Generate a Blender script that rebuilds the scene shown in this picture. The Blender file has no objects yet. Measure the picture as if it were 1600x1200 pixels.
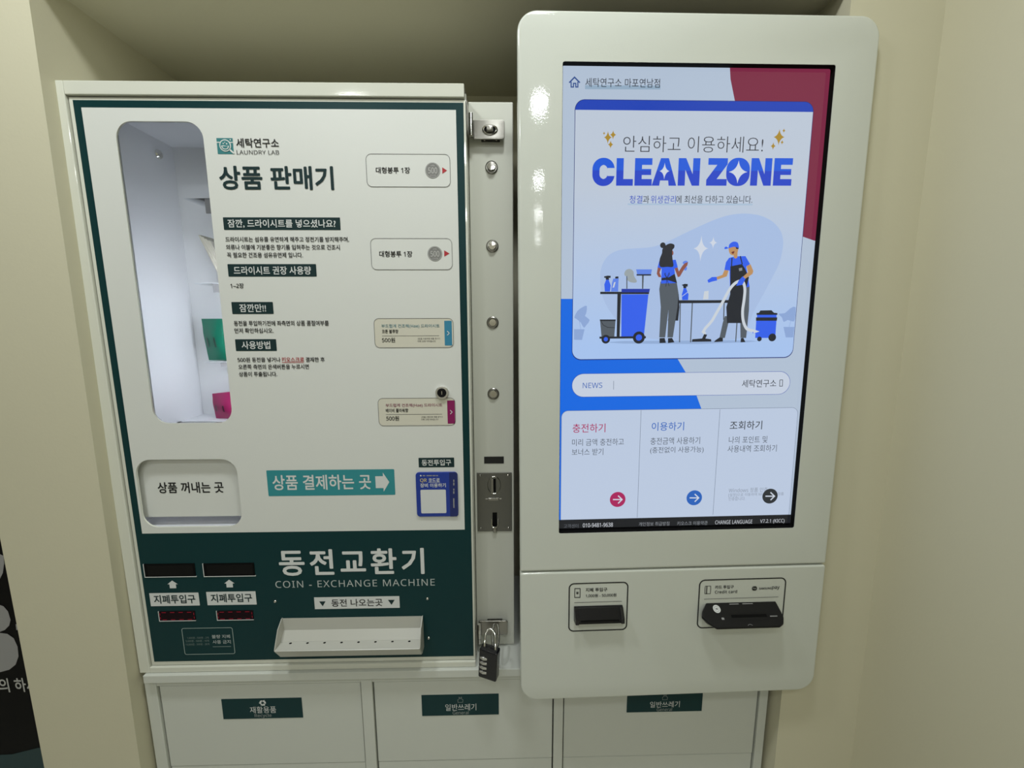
import bpy, bmesh, math, random
from mathutils import Vector, Matrix, geometry

# ------------------------------------------------------------------ camera, world, lights, exposure
scene = bpy.context.scene
COL = scene.collection
FPX = 650.0
CAM = Vector((0.0, -0.7002, 1.45))
PITCH, YAW, ROLL = -0.147932, 0.019196, -0.002998

def cam_axes():
    cy, sy, cp, sp = math.cos(YAW), math.sin(YAW), math.cos(PITCH), math.sin(PITCH)
    f = Vector((sy * cp, cy * cp, sp)); r = Vector((cy, -sy, 0)); u = r.cross(f)
    cr, sr = math.cos(ROLL), math.sin(ROLL)
    return cr * r + sr * u, -sr * r + cr * u, f
CR, CU, CF = cam_axes()
cam_d = bpy.data.cameras.new('camera'); cam = bpy.data.objects.new('camera', cam_d); COL.objects.link(cam)
cam_d.sensor_fit = 'HORIZONTAL'; cam_d.sensor_width = 36.0; cam_d.lens = 36.0 * FPX / 1600.0
cam_d.clip_start = 0.02; cam_d.clip_end = 50
cam.matrix_world = Matrix(((CR.x, CU.x, -CF.x, CAM.x), (CR.y, CU.y, -CF.y, CAM.y), (CR.z, CU.z, -CF.z, CAM.z), (0, 0, 0, 1)))
scene.camera = cam
vs = scene.view_settings
vs.view_transform = 'Standard'; vs.look = 'None'; vs.gamma = 1.0; vs.exposure = 0.0; vs.use_curve_mapping = False

world = bpy.data.worlds.new('room_ambient'); scene.world = world
world.use_nodes = True
world.node_tree.nodes['Background'].inputs[0].default_value = (1.0, 0.95, 0.84, 1)
world.node_tree.nodes['Background'].inputs[1].default_value = 0.10

CEIL = 2.40
def downlight(x, y, w):
    l = bpy.data.lights.new('ceiling_downlight', 'AREA'); l.shape = 'DISK'; l.size = 0.17
    l.energy = w; l.color = (0.957, 0.996, 1.0)
    o = bpy.data.objects.new('ceiling_downlight', l); COL.objects.link(o)
    o.location = (x, y, CEIL - 0.012)
for lx in (-0.63, 0.055):                              # the two rows of ceiling lamps mirrored in the gloss paint
    for ly in (-0.46, -1.30, -2.22, -3.0, -3.85):
        downlight(lx + 0.012 * (ly + 1.3), ly, 5.4 if ly > -1 else 3.1)

# ------------------------------------------------------------------ materials
def lin(c):
    c = c / 255.0
    return c / 12.92 if c <= 0.04045 else ((c + 0.055) / 1.055) ** 2.4
def rgb(r, g, b): return (lin(r), lin(g), lin(b), 1.0)
MATS = {}
def mat(name, col, rough=0.5, metal=0.0, spec=0.5, bump=None, coat=0.0, mottle=0.0):
    if name in MATS: return MATS[name]
    m = bpy.data.materials.new(name); m.use_nodes = True; nt = m.node_tree
    p = nt.nodes['Principled BSDF']
    p.inputs['Base Color'].default_value = col; p.inputs['Roughness'].default_value = rough
    p.inputs['Metallic'].default_value = metal; p.inputs['Specular IOR Level'].default_value = spec
    p.inputs['Coat Weight'].default_value = coat; p.inputs['Coat Roughness'].default_value = 0.08
    if bump or mottle:
        tc = nt.nodes.new('ShaderNodeTexCoord')
    if bump:
        n = nt.nodes.new('ShaderNodeTexNoise'); n.inputs['Scale'].default_value = bump[0]; n.inputs['Detail'].default_value = 1.5
        b = nt.nodes.new('ShaderNodeBump'); b.inputs['Strength'].default_value = bump[1]; b.inputs['Distance'].default_value = 0.001
        nt.links.new(tc.outputs['Object'], n.inputs['Vector']); nt.links.new(n.outputs['Fac'], b.inputs['Height'])
        nt.links.new(b.outputs['Normal'], p.inputs['Normal'])
        if coat: nt.links.new(b.outputs['Normal'], p.inputs['Coat Normal'])
    if mottle:
        n = nt.nodes.new('ShaderNodeTexNoise'); n.inputs['Scale'].default_value = 3.0; n.inputs['Detail'].default_value = 4
        mx = nt.nodes.new('ShaderNodeMixRGB'); mx.inputs[1].default_value = col
        mx.inputs[2].default_value = tuple(c * (1 - mottle) for c in col[:3]) + (1,)
        nt.links.new(tc.outputs['Object'], n.inputs['Vector']); nt.links.new(n.outputs['Fac'], mx.inputs[0])
        nt.links.new(mx.outputs[0], p.inputs['Base Color'])
    MATS[name] = m
    return m
def emit(name, col, s=1.0, rough=0.07, spec=0.3):
    if name in MATS: return MATS[name]
    m = mat(name, (0.004, 0.004, 0.005, 1), rough, 0, spec)
    p = m.node_tree.nodes['Principled BSDF']
    p.inputs['Emission Color'].default_value = col; p.inputs['Emission Strength'].default_value = s
    return m
def emit_two(name, low, high, z0, z1, s=1.0):
    """display artwork whose colour runs from low to high between two heights of the picture"""
    m = emit(name, low, s); nt = m.node_tree; p = nt.nodes['Principled BSDF']
    g = nt.nodes.new('ShaderNodeTexCoord'); sx = nt.nodes.new('ShaderNodeSeparateXYZ'); mr = nt.nodes.new('ShaderNodeMapRange')
    mr.inputs['From Min'].default_value = z0; mr.inputs['From Max'].default_value = z1
    mx = nt.nodes.new('ShaderNodeMixRGB'); mx.inputs[1].default_value = low; mx.inputs[2].default_value = high
    nt.links.new(g.outputs['Object'], sx.inputs[0]); nt.links.new(sx.outputs['Z'], mr.inputs['Value'])
    nt.links.new(mr.outputs[0], mx.inputs[0]); nt.links.new(mx.outputs[0], p.inputs['Emission Color'])
    return m
def pane_mat(name, tint, fac):
    if name in MATS: return MATS[name]
    m = bpy.data.materials.new(name); m.use_nodes = True; nt = m.node_tree
    nt.nodes.remove(nt.nodes['Principled BSDF'])
    t = nt.nodes.new('ShaderNodeBsdfTransparent'); t.inputs[0].default_value = tint
    g = nt.nodes.new('ShaderNodeBsdfGlossy'); g.inputs['Roughness'].default_value = 0.03
    f = nt.nodes.new('ShaderNodeFresnel'); f.inputs[0].default_value = fac
    x = nt.nodes.new('ShaderNodeMixShader')
    nt.links.new(f.outputs[0], x.inputs[0]); nt.links.new(t.outputs[0], x.inputs[1]); nt.links.new(g.outputs[0], x.inputs[2])
    nt.links.new(x.outputs[0], nt.nodes['Material Output'].inputs[0])
    MATS[name] = m
    return m

WALL = mat('cream_wall_paint', (0.63, 0.60, 0.445, 1), 0.75, spec=0.25, bump=(220, 0.12), mottle=0.05)
PAINT = mat('white_powder_coat', (0.66, 0.67, 0.585, 1), 0.05, spec=0.5, bump=(420, 0.03))
KPAINT = mat('kiosk_white_gloss', (0.615, 0.64, 0.58, 1), 0.04, spec=0.5, bump=(420, 0.05))
BINWHITE = mat('bin_white_paint', (0.60, 0.62, 0.565, 1), 0.35, spec=0.4, bump=(300, 0.05))
VINYL = mat('white_vinyl', (0.69, 0.705, 0.67, 1), 0.40, spec=0.45, bump=(420, 0.05))
GREEN = mat('dark_green_vinyl', (0.0035, 0.034, 0.037, 1), 0.38, spec=0.2, bump=(420, 0.05))
GREENTXT = mat('dark_green_ink', (0.012, 0.032, 0.034, 1), 0.5, spec=0.2)
INK = mat('black_ink', (0.018, 0.018, 0.018, 1), 0.5, spec=0.2)
INKGREY = mat('grey_ink', (0.16, 0.16, 0.16, 1), 0.5, spec=0.2)
WHITEINK = mat('white_ink', (0.66, 0.68, 0.67, 1), 0.45, spec=0.3)
TEAL = mat('teal_ink', (0.035, 0.26, 0.29, 1), 0.45, spec=0.3)
TEAL2 = mat('logo_teal_ink', (0.045, 0.21, 0.22, 1), 0.45, spec=0.3)
RED = mat('red_ink', (0.42, 0.03, 0.04, 1), 0.45, spec=0.3)
MAGENTA = mat('magenta_ink', (0.24, 0.012, 0.10, 1), 0.45, spec=0.3)
CREAMCARD = mat('cream_card', (0.64, 0.62, 0.52, 1), 0.5, spec=0.3)
COIN = mat('printed_coin_grey', (0.22, 0.22, 0.21, 1), 0.45, spec=0.3)
COIN2 = mat('printed_coin_light', (0.50, 0.50, 0.48, 1), 0.45, spec=0.3)
BLUECARD = mat('blue_card', (0.012, 0.04, 0.30, 1), 0.3, spec=0.5)
BLUECARD2 = mat('dark_blue_card', (0.010, 0.02, 0.13, 1), 0.3, spec=0.5)
CARDYELLOW = mat('card_yellow', (0.60, 0.50, 0.20, 1), 0.5)
STEEL = mat('brushed_steel', (0.33, 0.32, 0.29, 1), 0.28, 1.0, bump=(500, 0.05))
CHROME = mat('chrome', (0.72, 0.71, 0.68, 1), 0.12, 1.0)
DARKSTEEL = mat('dull_steel_plate', (0.21, 0.21, 0.195, 1), 0.42, 1.0, bump=(600, 0.06))
BLACK = mat('black_plastic', (0.006, 0.006, 0.0065, 1), 0.33, spec=0.25)
BLACKGLOSS = mat('black_gloss', (0.008, 0.008, 0.010, 1), 0.15, spec=0.5)
MATTEBLACK = mat('matte_black', (0.004, 0.004, 0.004, 1), 0.8, spec=0.1)
DEVICE = mat('reader_black_plastic', (0.009, 0.009, 0.0095, 1), 0.42, spec=0.22)
GREYTXT = mat('device_grey_print', (0.28, 0.28, 0.28, 1), 0.5)
INNER = mat('compartment_white', (0.74, 0.755, 0.785, 1), 0.55, spec=0.3)
ACRYL = pane_mat('clear_acrylic', (0.95, 0.96, 0.98, 1), 1.12)
GLASS = pane_mat('window_glass', (0.96, 0.97, 0.98, 1), 1.25)
TAG = mat('grey_clip', (0.26, 0.26, 0.27, 1), 0.5)
LEDRED = emit('red_segments', (0.30, 0.004, 0.018, 1), 1.0)
LEDBASE = emit('led_window', (0.004, 0.0004, 0.001, 1), 1.0, 0.3, 0.08)

# ------------------------------------------------------------------ geometry helpers
class Surf:
    """a flat face of a thing: origin, right, up; n points towards the room"""
    def __init__(s, o, u, v):
        s.o = Vector(o); s.u = Vector(u).normalized(); s.v = Vector(v).normalized(); s.n = s.u.cross(s.v).normalized()
    def P(s, a, b, d=0.0): return s.o + a * s.u + b * s.v + d * s.n
    def hit(s, x, y, d=0.0):
        r = (x - 800) / FPX * CR - (y - 600) / FPX * CU + CF
        o = s.o + d * s.n
        t = (o - CAM).dot(s.n) / r.dot(s.n)
        q = CAM + t * r - s.o
        return (q.dot(s.u), q.dot(s.v))
    def box(s, x0, y0, x1, y1, d=0.0):
        """metric rectangle (a0, a1, b0, b1) of a marked-out rectangle"""
        xm, ym = (x0 + x1) / 2, (y0 + y1) / 2
        return (s.hit(x0, ym, d)[0], s.hit(x1, ym, d)[0], s.hit(xm, y1, d)[1], s.hit(xm, y0, d)[1])

V = Surf((0, 0, 0), (1, 0, 0), (0, 0, 1))                       # front of the vending machine
KM = Matrix(((0.9998828, -0.0145754, -0.0046757), (0.0146208, 0.9998446, 0.0098475), (0.0045314, -0.0099147, 0.9999406)))
KC = Vector((0.32, -0.05, 1.25))
K = Surf(KC + KM @ (Vector((0, -0.05, 0)) - KC), KM @ Vector((1, 0, 0)), KM @ Vector((0, 0, 1)))   # front of the kiosk, hung slightly askew

FONT_CACHE = {}
def plain(body):
    """Latin letters and figures in a plain sans cut to go with the Korean letters"""
    out = ''
    for ch in body:
        if 'A' <= ch <= 'Z': out += chr(0x1D5A0 + ord(ch) - 65)
        elif 'a' <= ch <= 'z': out += chr(0x1D5BA + ord(ch) - 97)
        elif '0' <= ch <= '9': out += chr(0x1D7E2 + ord(ch) - 48)
        else: out += ch
    return out
def glyphs(body, offset=0.0, spacing=1.0):
    key = (body, offset, spacing)
    if key not in FONT_CACHE:
        c = bpy.data.curves.new('lettering', 'FONT'); c.body = plain(body); c.size = 1; c.offset = offset; c.space_character = spacing
        c.resolution_u = 3
        o = bpy.data.objects.new('lettering', c); COL.objects.link(o)
        o.update_tag(); bpy.context.view_layer.update()
        me = bpy.data.meshes.new_from_object(o.evaluated_get(bpy.context.evaluated_depsgraph_get()))
        vv = [(v.co.x, v.co.y) for v in me.vertices]; ff = [tuple(p.vertices) for p in me.polygons]
        bpy.data.objects.remove(o); bpy.data.curves.remove(c); bpy.data.meshes.remove(me)
        xs = [q[0] for q in vv]; ys = [q[1] for q in vv]
        FONT_CACHE[key] = (vv, ff, min(xs), max(xs), min(ys), max(ys))
    return FONT_CACHE[key]

def rr_pts(a0, a1, b0, b1, r, n=8):
    rs = r if isinstance(r, (tuple, list)) else (r, r, r, r)         # bl, br, tr, tl
    out = []
    for (ca, cb, s, rad) in ((a0, b0, 180, rs[0]), (a1, b0, 270, rs[1]), (a1, b1, 0, rs[2]), (a0, b1, 90, rs[3])):
        cx = ca + rad if ca == a0 else ca - rad
        cz = cb + rad if cb == b0 else cb - rad
        for i in range(n + 1):
            t = math.radians(s + 90.0 * i / n)
            out.append((cx + rad * math.cos(t), cz + rad * math.sin(t)))
    return out
def circ_pts(a, b, ra, rb=None, n=32):
    rb = ra if rb is None else rb
    return [(a + ra * math.cos(2 * math.pi * i / n), b + rb * math.sin(2 * math.pi * i / n)) for i in range(n)]
def star_pts(a, b, ra, rb, k=0.16, n=6):
    """four pointed sparkle with hollow sides"""
    out = []
    tips = [(ra, 0), (0, rb), (-ra, 0), (0, -rb)]
    for i in range(4):
        p, q = tips[i], tips[(i + 1) % 4]; c = ((p[0] + q[0]) * k, (p[1] + q[1]) * k)
        for j in range(n):
            t = j / n
            out.append((a + (1 - t) ** 2 * p[0] + 2 * t * (1 - t) * c[0] + t * t * q[0], b + (1 - t) ** 2 * p[1] + 2 * t * (1 - t) * c[1] + t * t * q[1]))
    return out
def area2(p): return sum(p[i - 1][0] * p[i][1] - p[i][0] * p[i - 1][1] for i in range(len(p)))
def ccw(p): return p if area2(p) > 0 else p[::-1]

class MB:
    def __init__(s): s.v = []; s.f = []; s.m = []; s.mats = []; s.sm = []
    def mi(s, m):
        if m not in s.mats: s.mats.append(m)
        return s.mats.index(m)
    def face(s, pts, m, sm=False):
        k = len(s.v); s.v += [Vector(p) for p in pts]; s.f.append(tuple(range(k, k + len(pts)))); s.m.append(s.mi(m)); s.sm.append(sm)
    def grid(s, loops, m, closed=True, sm=True):
        k = len(s.v); n = len(loops[0])
        for l in loops: s.v += [Vector(p) for p in l]
        for i in range(len(loops) - 1):
            for j in range(n if closed else n - 1):
                a, b = k + i * n + j, k + i * n + (j + 1) % n
                s.f.append((a, b, b + n, a + n)); s.m.append(s.mi(m)); s.sm.append(sm)
    def bm(s, bm, m, sm=True):
        k = len(s.v); bm.verts.index_update()
        s.v += [v.co.copy() for v in bm.verts]
        for f in bm.faces: s.f.append(tuple(k + v.index for v in f.verts)); s.m.append(s.mi(m)); s.sm.append(sm)
        bm.free()
    def hull(s, pts, m, bev=0.0, seg=3):
        bm = bmesh.new()
        for p in pts: bm.verts.new(p)
        r = bmesh.ops.convex_hull(bm, input=bm.verts)
        bmesh.ops.delete(bm, geom=[g for g in r['geom_interior'] if isinstance(g, bmesh.types.BMVert)], context='VERTS')
        bmesh.ops.dissolve_limit(bm, angle_limit=math.radians(1), verts=bm.verts, edges=bm.edges)
        if bev: bmesh.ops.bevel(bm, geom=list(bm.edges), offset=bev, segments=seg, affect='EDGES', profile=0.5, clamp_overlap=True)
        s.bm(bm, m, False)
    def box(s, S, a0, a1, b0, b1, d0, d1, m, bev=0.0, seg=2):
        s.hull([S.P(a, b, d) for a in (a0, a1) for b in (b0, b1) for d in (d0, d1)], m, bev, seg)
    def wbox(s, x0, x1, y0, y1, z0, z1, m, bev=0.0):
        s.hull([Vector((x, y, z)) for x in (x0, x1) for y in (y0, y1) for z in (z0, z1)], m, bev)
    # flat shapes lying on a face
    def flat(s, S, pts, d, m, holes=()):
        if not holes and len(pts) <= 4:
            s.face([S.P(a, b, d) for a, b in ccw(pts)], m); return
        loops = [ccw(list(pts))] + [ccw(list(h))[::-1] for h in holes]
        allp = [p for l in loops for p in l]
        tri = geometry.tessellate_polygon([[Vector((a, b, 0)) for a, b in l] for l in loops])
        k = len(s.v); s.v += [S.P(a, b, d) for a, b in allp]
        for t in tri:
            t = list(t); A, B, C_ = [allp[i] for i in t]
            if (B[0] - A[0]) * (C_[1] - A[1]) - (C_[0] - A[0]) * (B[1] - A[1]) < 0: t = t[::-1]
            s.f.append(tuple(k + i for i in t)); s.m.append(s.mi(m)); s.sm.append(False)
    def prism(s, S, pts, d0, d1, m, holes=(), round_=0.0, msides=None):
        """plate between depths d0 and d1 (front), outline optionally eased at the front edge"""
        pts = ccw(list(pts)); n = len(pts)
        def inset(q):
            out = []
            for i in range(n):
                p0, p1, p2 = Vector(pts[i - 1]), Vector(pts[i]), Vector(pts[(i + 1) % n])
                e1 = (p1 - p0); e2 = (p2 - p1)
                if e1.length < 1e-9: e1 = e2
                if e2.length < 1e-9: e2 = e1
                n1 = Vector((-e1.y, e1.x)).normalized(); n2 = Vector((-e2.y, e2.x)).normalized(); b = n1 + n2
                b = b / max(b.length_squared, 1e-9) * 2
                out.append((p1.x + b.x * q, p1.y + b.y * q))
            return out
        loops = [[S.P(a, b, d0) for a, b in pts]]
        top = pts
        if round_:
            for i in range(5):
                t = math.radians(22.5 * i)
                top = inset(round_ * (1 - math.cos(t)))
                loops.append([S.P(a, b, d1 - round_ + round_ * math.sin(t)) for a, b in top])
        else: loops.append([S.P(a, b, d1) for a, b in pts])
        s.grid(loops, msides or m)
        s.flat(S, top, d1, m, holes)
        for h in holes:
            h = ccw(list(h))[::-1]
            s.grid([[S.P(a, b, d0) for a, b in h], [S.P(a, b, d1) for a, b in h]], msides or m)
        k = len(s.f); s.flat(S, pts, d0, m, holes)
        for i in range(k, len(s.f)): s.f[i] = s.f[i][::-1]
    def rr(s, S, bx, r, d, m): s.flat(S, rr_pts(*bx, r), d, m)
    def ring(s, S, bx, r, w, d, m):
        s.flat(S, rr_pts(*bx, r), d, m, [rr_pts(bx[0] + w, bx[1] - w, bx[2] + w, bx[3] - w, max(r - w, 1e-4))])
    def line(s, S, pts, w, d, m, closed=False):
        """stroke of constant width along a polyline"""
        q = [Vector(p) for p in pts]; n = len(q); L = []; R_ = []
        for i in range(n):
            a = q[i - 1] if (i > 0 or closed) else None; b = q[(i + 1) % n] if (i < n - 1 or closed) else None
            e1 = (q[i] - a).normalized() if a is not None else (b - q[i]).normalized()
            e2 = (b - q[i]).normalized() if b is not None else e1
            n1 = Vector((-e1.y, e1.x)); n2 = Vector((-e2.y, e2.x)); t = n1 + n2
            t = t / max(t.length_squared, 0.35) * 2 * (w / 2)
            L.append(q[i] + t); R_.append(q[i] - t)
        for i in range(n if closed else n - 1):
            j = (i + 1) % n
            s.face([S.P(*R_[i], d), S.P(*R_[j], d), S.P(*L[j], d), S.P(*L[i], d)], m)
    def text(s, S, body, bx, d, m, bold=0.0, spacing=1.0, turn=False):
        """lettering fitted into a rectangle; bold thickens every stroke by that share of the letter size"""
        vv, ff, x0, x1, y0, y1 = glyphs(body, min(bold, 0.0), spacing)
        b = max(bold, 0.0) * 0.8
        x0 -= b; x1 += b; y0 -= b; y1 += b
        steps = [(0, 0)] if b == 0 else [(b * math.cos(math.radians(t)), b * math.sin(math.radians(t))) for t in (range(0, 360, 45) if b >= 0.014 else range(45, 360, 90))]
        for i, (ox, oy) in enumerate(steps):
            k = len(s.v)
            for (x, y) in vv:
                fx, fy = (x + ox - x0) / (x1 - x0), (y + oy - y0) / (y1 - y0)
                if turn: fx, fy = fy, 1 - fx
                s.v.append(S.P(bx[0] + fx * (bx[1] - bx[0]), bx[2] + fy * (bx[3] - bx[2]), d + i * 0.000006))
            for f in ff: s.f.append(tuple(k + i_ for i_ in f)); s.m.append(s.mi(m)); s.sm.append(False)
    def lathe(s, S, a, b, prof, m, n=28, ka=1.0, kb=1.0):
        """turned shape standing on a face: profile of (radius, depth)"""
        s.grid([[S.P(a + r * ka * math.cos(2 * math.pi * i / n), b + r * kb * math.sin(2 * math.pi * i / n), d) for i in range(n)] for r, d in prof], m)
    def tube(s, pts, r, m, n=12, caps=True):
        pts = [Vector(p) for p in pts]; loops = []; up = None
        for i, p in enumerate(pts):
            t = (pts[min(i + 1, len(pts) - 1)] - pts[max(i - 1, 0)]).normalized()
            if up is None: up = t.orthogonal().normalized()
            up = (up - up.dot(t) * t).normalized(); w = t.cross(up)
            loops.append([p + r * (math.cos(2 * math.pi * j / n) * up + math.sin(2 * math.pi * j / n) * w) for j in range(n)])
        s.grid(loops, m)
        if caps: s.face(loops[0][::-1], m); s.face(loops[-1], m)
    def build(s, name, parent=None, matrix=None):
        me = bpy.data.meshes.new(name)
        inv = parent.matrix_world.inverted() if parent is not None else (matrix.inverted() if matrix is not None else Matrix())
        me.from_pydata([inv @ v for v in s.v], [], s.f)
        for mt in s.mats: me.materials.append(mt)
        me.polygons.foreach_set('material_index', s.m)
        me.polygons.foreach_set('use_smooth', s.sm)
        me.update()
        bm = bmesh.new(); bm.from_mesh(me); bmesh.ops.remove_doubles(bm, verts=bm.verts, dist=1e-6); bm.to_mesh(me); bm.free()
        if any(s.sm): me.set_sharp_from_angle(angle=math.radians(32))
        o = bpy.data.objects.new(name, me); COL.objects.link(o)
        if parent is not None:
            o.parent = parent; o.matrix_world = parent.matrix_world.copy()
        elif matrix is not None: o.matrix_world = matrix
        return o
def thing(name, label, cat, loc, group=None, rot=None):
    o = bpy.data.objects.new(name, None); COL.objects.link(o); o.empty_display_size = 0.1
    o.matrix_world = Matrix.Translation(loc) @ (rot.to_4x4() if rot else Matrix())
    o['label'] = label; o['category'] = cat
    if group: o['group'] = group
    bpy.context.view_layer.update()
    return o
def sub(mb, name, parent, label=None):
    """a part of a part: same frame as its parent"""
    bpy.context.view_layer.update()
    o = mb.build(name, parent)
    if label: o['label'] = label
    return o
def part(mb, name, parent, label=None): return sub(mb, name, parent, label)
def tag(o, label, cat, group=None):
    o['label'] = label; o['category'] = cat
    if group: o['group'] = group
    return o
def struct(mb, name):
    o = mb.build(name); o['kind'] = 'structure'; return o

# ------------------------------------------------------------------ the setting
WF = -0.025            # front face of the wall around the recess
TOPZ, BOTZ = 1.97, 0.0
def lean(x_top, x_low, z): return x_top + (x_low - x_top) * (1.97 - z) / 1.37
def leaning_block(mb, xa, xb, y0, y1, z0, z1):
    """wall block whose left and right edges are slightly out of plumb"""
    mb.hull([Vector((lean(*e, z), y, z)) for e in (xa, xb) for y in (y0, y1) for z in (z0, z1)], WALL)
m = MB(); leaning_block(m, (-0.851, -0.857), (-0.668, -0.6822), WF, 0.34, 0, CEIL); struct(m, 'wall_left')
m = MB(); leaning_block(m, (0.5112, 0.5172), (0.76, 0.76), WF, 0.34, 0, CEIL)
struct(m, 'wall_front'); m = MB(); m.hull([Vector((lean(*e, z), y, z)) for e in ((0.6525, 0.667), (0.80, 0.80)) for y in (-4.4, WF) for z in (0, CEIL)], WALL)
struct(m, 'wall_right')
m = MB(); m.wbox(-0.70, 0.55, WF, 0.34, 1.942, CEIL, WALL); struct(m, 'wall_top')
m = MB(); m.wbox(-1.80, 0.75, 0.30, 0.36, 0, CEIL, WALL); struct(m, 'wall_back')
m = MB(); m.wbox(-3.0, 0.80, -4.4, 0.36, -0.05, 0.0, mat('pale_floor_tile', (0.60, 0.59, 0.53, 1), 0.4)); struct(m, 'floor')
m = MB(); m.wbox(-3.0, 0.80, -4.4, 0.36, CEIL, CEIL + 0.05, mat('white_ceiling', (0.70, 0.68, 0.60, 1), 0.8)); struct(m, 'ceiling')
m = MB(); m.wbox(-3.05, 0.80, -4.45, -4.4, 0, CEIL, mat('pale_far_wall', (0.58, 0.55, 0.44, 1), 0.8)); struct(m, 'wall_rear')
m = MB(); m.wbox(-3.05, -3.0, -4.4, 0.36, 0, CEIL, mat('pale_far_wall', (0.58, 0.55, 0.44, 1), 0.8)); struct(m, 'wall_far_left')

# dark sign beyond the left pillar
SB = Surf((0, 0.06, 0), (1, 0, 0), (0, 0, 1))
t = thing('sign_panel', 'black sign panel with big pale rounded lettering beyond the left pillar', 'sign', (-1.25, 0.15, 0))
m = MB(); m.box(SB, -1.62, -0.872, 0.0, 1.75, -0.20, 0.0, mat('sign_black', (0.004, 0.004, 0.004, 1), 0.5, spec=0.12), 0.004); pan = part(m, 'panel', t)
GREYSIGN = mat('sign_pale_grey', (0.34, 0.34, 0.34, 1), 0.5)
m = MB()
def sb(pts): return [SB.hit(x, y) for x, y in pts]
m.flat(SB, sb([(-60, 840), (6, 868), (7, 880), (5, 895), (0, 905), (-12, 915), (-60, 915)]), 0.0006, GREYSIGN)
m.flat(SB, sb([(-70, 942), (-5, 943), (6, 947), (13, 955), (17, 968), (15, 977), (8, 984), (0, 987), (-70, 990)]), 0.0006, GREYSIGN)
m.flat(SB, sb([(-70, 992), (0, 988.5), (12, 990), (22, 997), (28, 1010), (29.5, 1025), (25, 1038), (15, 1046), (0, 1050), (-70, 1055)]), 0.0006, GREYSIGN)
m.flat(SB, sb([(22, 951), (34, 951), (36, 968), (30, 969), (28, 960), (24, 960)]), 0.0006, GREYSIGN)
m.flat(SB, sb([(25, 975), (38, 974), (40, 983), (26, 984)]), 0.0006, GREYSIGN)
sub(m, 'pale_numeral', pan); m = MB()
m.text(SB, '주의 하세요', SB.box(-20, 1059, 78, 1081), 0.0006, mat('sign_light', (0.5, 0.5, 0.48, 1), 0.5), 0.02)
sub(m, 'caution_text', pan); m = MB()
m.flat(SB, sb([(-60, 1182), (20, 1178), (60, 1168), (72, 1168), (80, 1210), (-60, 1220)]), 0.0006, mat('sign_teal', (0.012, 0.045, 0.05, 1), 0.5))
sub(m, 'teal_base', pan)

# ------------------------------------------------------------------ waste bin cabinet
cab = thing('waste_bin_cabinet', 'white waste bin cabinet with three labelled flaps under the vending machine', 'cabinet', (-0.08, 0.13, 0))
CX0, CX1, CTOP = -0.676, 0.5095, 0.8085
B = V
m = MB(); m.box(B, -0.6675, 0.508, 0.7925, CTOP, -0.28, 0.010, BINWHITE, 0.0012); part(m, 'top_plate', cab)
m = MB()
zt = V.hit(400, 1072)[1]                                # top edge of the flaps
xa = [V.box(243, 1076, 555, 1190), V.box(572, 1066, 876, 1190), V.box(891, 1066, 1190, 1190)]
xe = [(-0.655, -0.2745), (-0.2535, 0.0925), (0.1105, 0.4935)]
posts = [(CX0, xe[0][0]), (xe[0][1], xe[1][0]), (xe[1][1], xe[2][0]), (xe[2][1], CX1)]
for (p0, p1) in posts: m.box(B, p0, p1, 0.06, 0.7925, -0.03, 0.0, BINWHITE, 0.0008)
for (p0, p1) in xe: m.box(B, p0, p1, zt + 0.003, 0.7925, -0.028, -0.0008, BINWHITE, 0.0006)
m.box(B, CX0, CX1, 0.0, 0.06, -0.03, 0.0, BINWHITE)
m.box(B, CX0, CX0 + 0.012, 0.0, 0.7925, -0.28, -0.03, BINWHITE); m.box(B, CX1 - 0.012, CX1, 0.0, 0.7925, -0.28, -0.03, BINWHITE)
m.box(B, CX0, CX1, 0.0, 0.7925, -0.285, -0.28, BINWHITE)
m.box(B, CX0 + .012, CX1 - .012, 0.06, 0.78, -0.06, -0.05, MATTEBLACK)
part(m, 'frame', cab)
FD = -0.004
bins = [((345.5, 1094, 471, 1125), '재활용품', 'Recycle', (389, 1106, 430, 1116.5), (396.5, 1117.5, 423, 1124), 409, 1100.5),
        ((658.5, 1087.7, 779.3, 1120), '일반쓰레기', 'General', (695.5, 1102, 744, 1112.5), (707, 1113, 732, 1118.5), 719, 1096),
        ((980.5, 1085, 1098.5, 1114.5), '일반쓰레기', 'General', (1016.5, 1098, 1063, 1107.5), (1027, 1108, 1051, 1113.3), 1040, 1092)]
zf = V.hit(720, 1191)[1]
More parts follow.
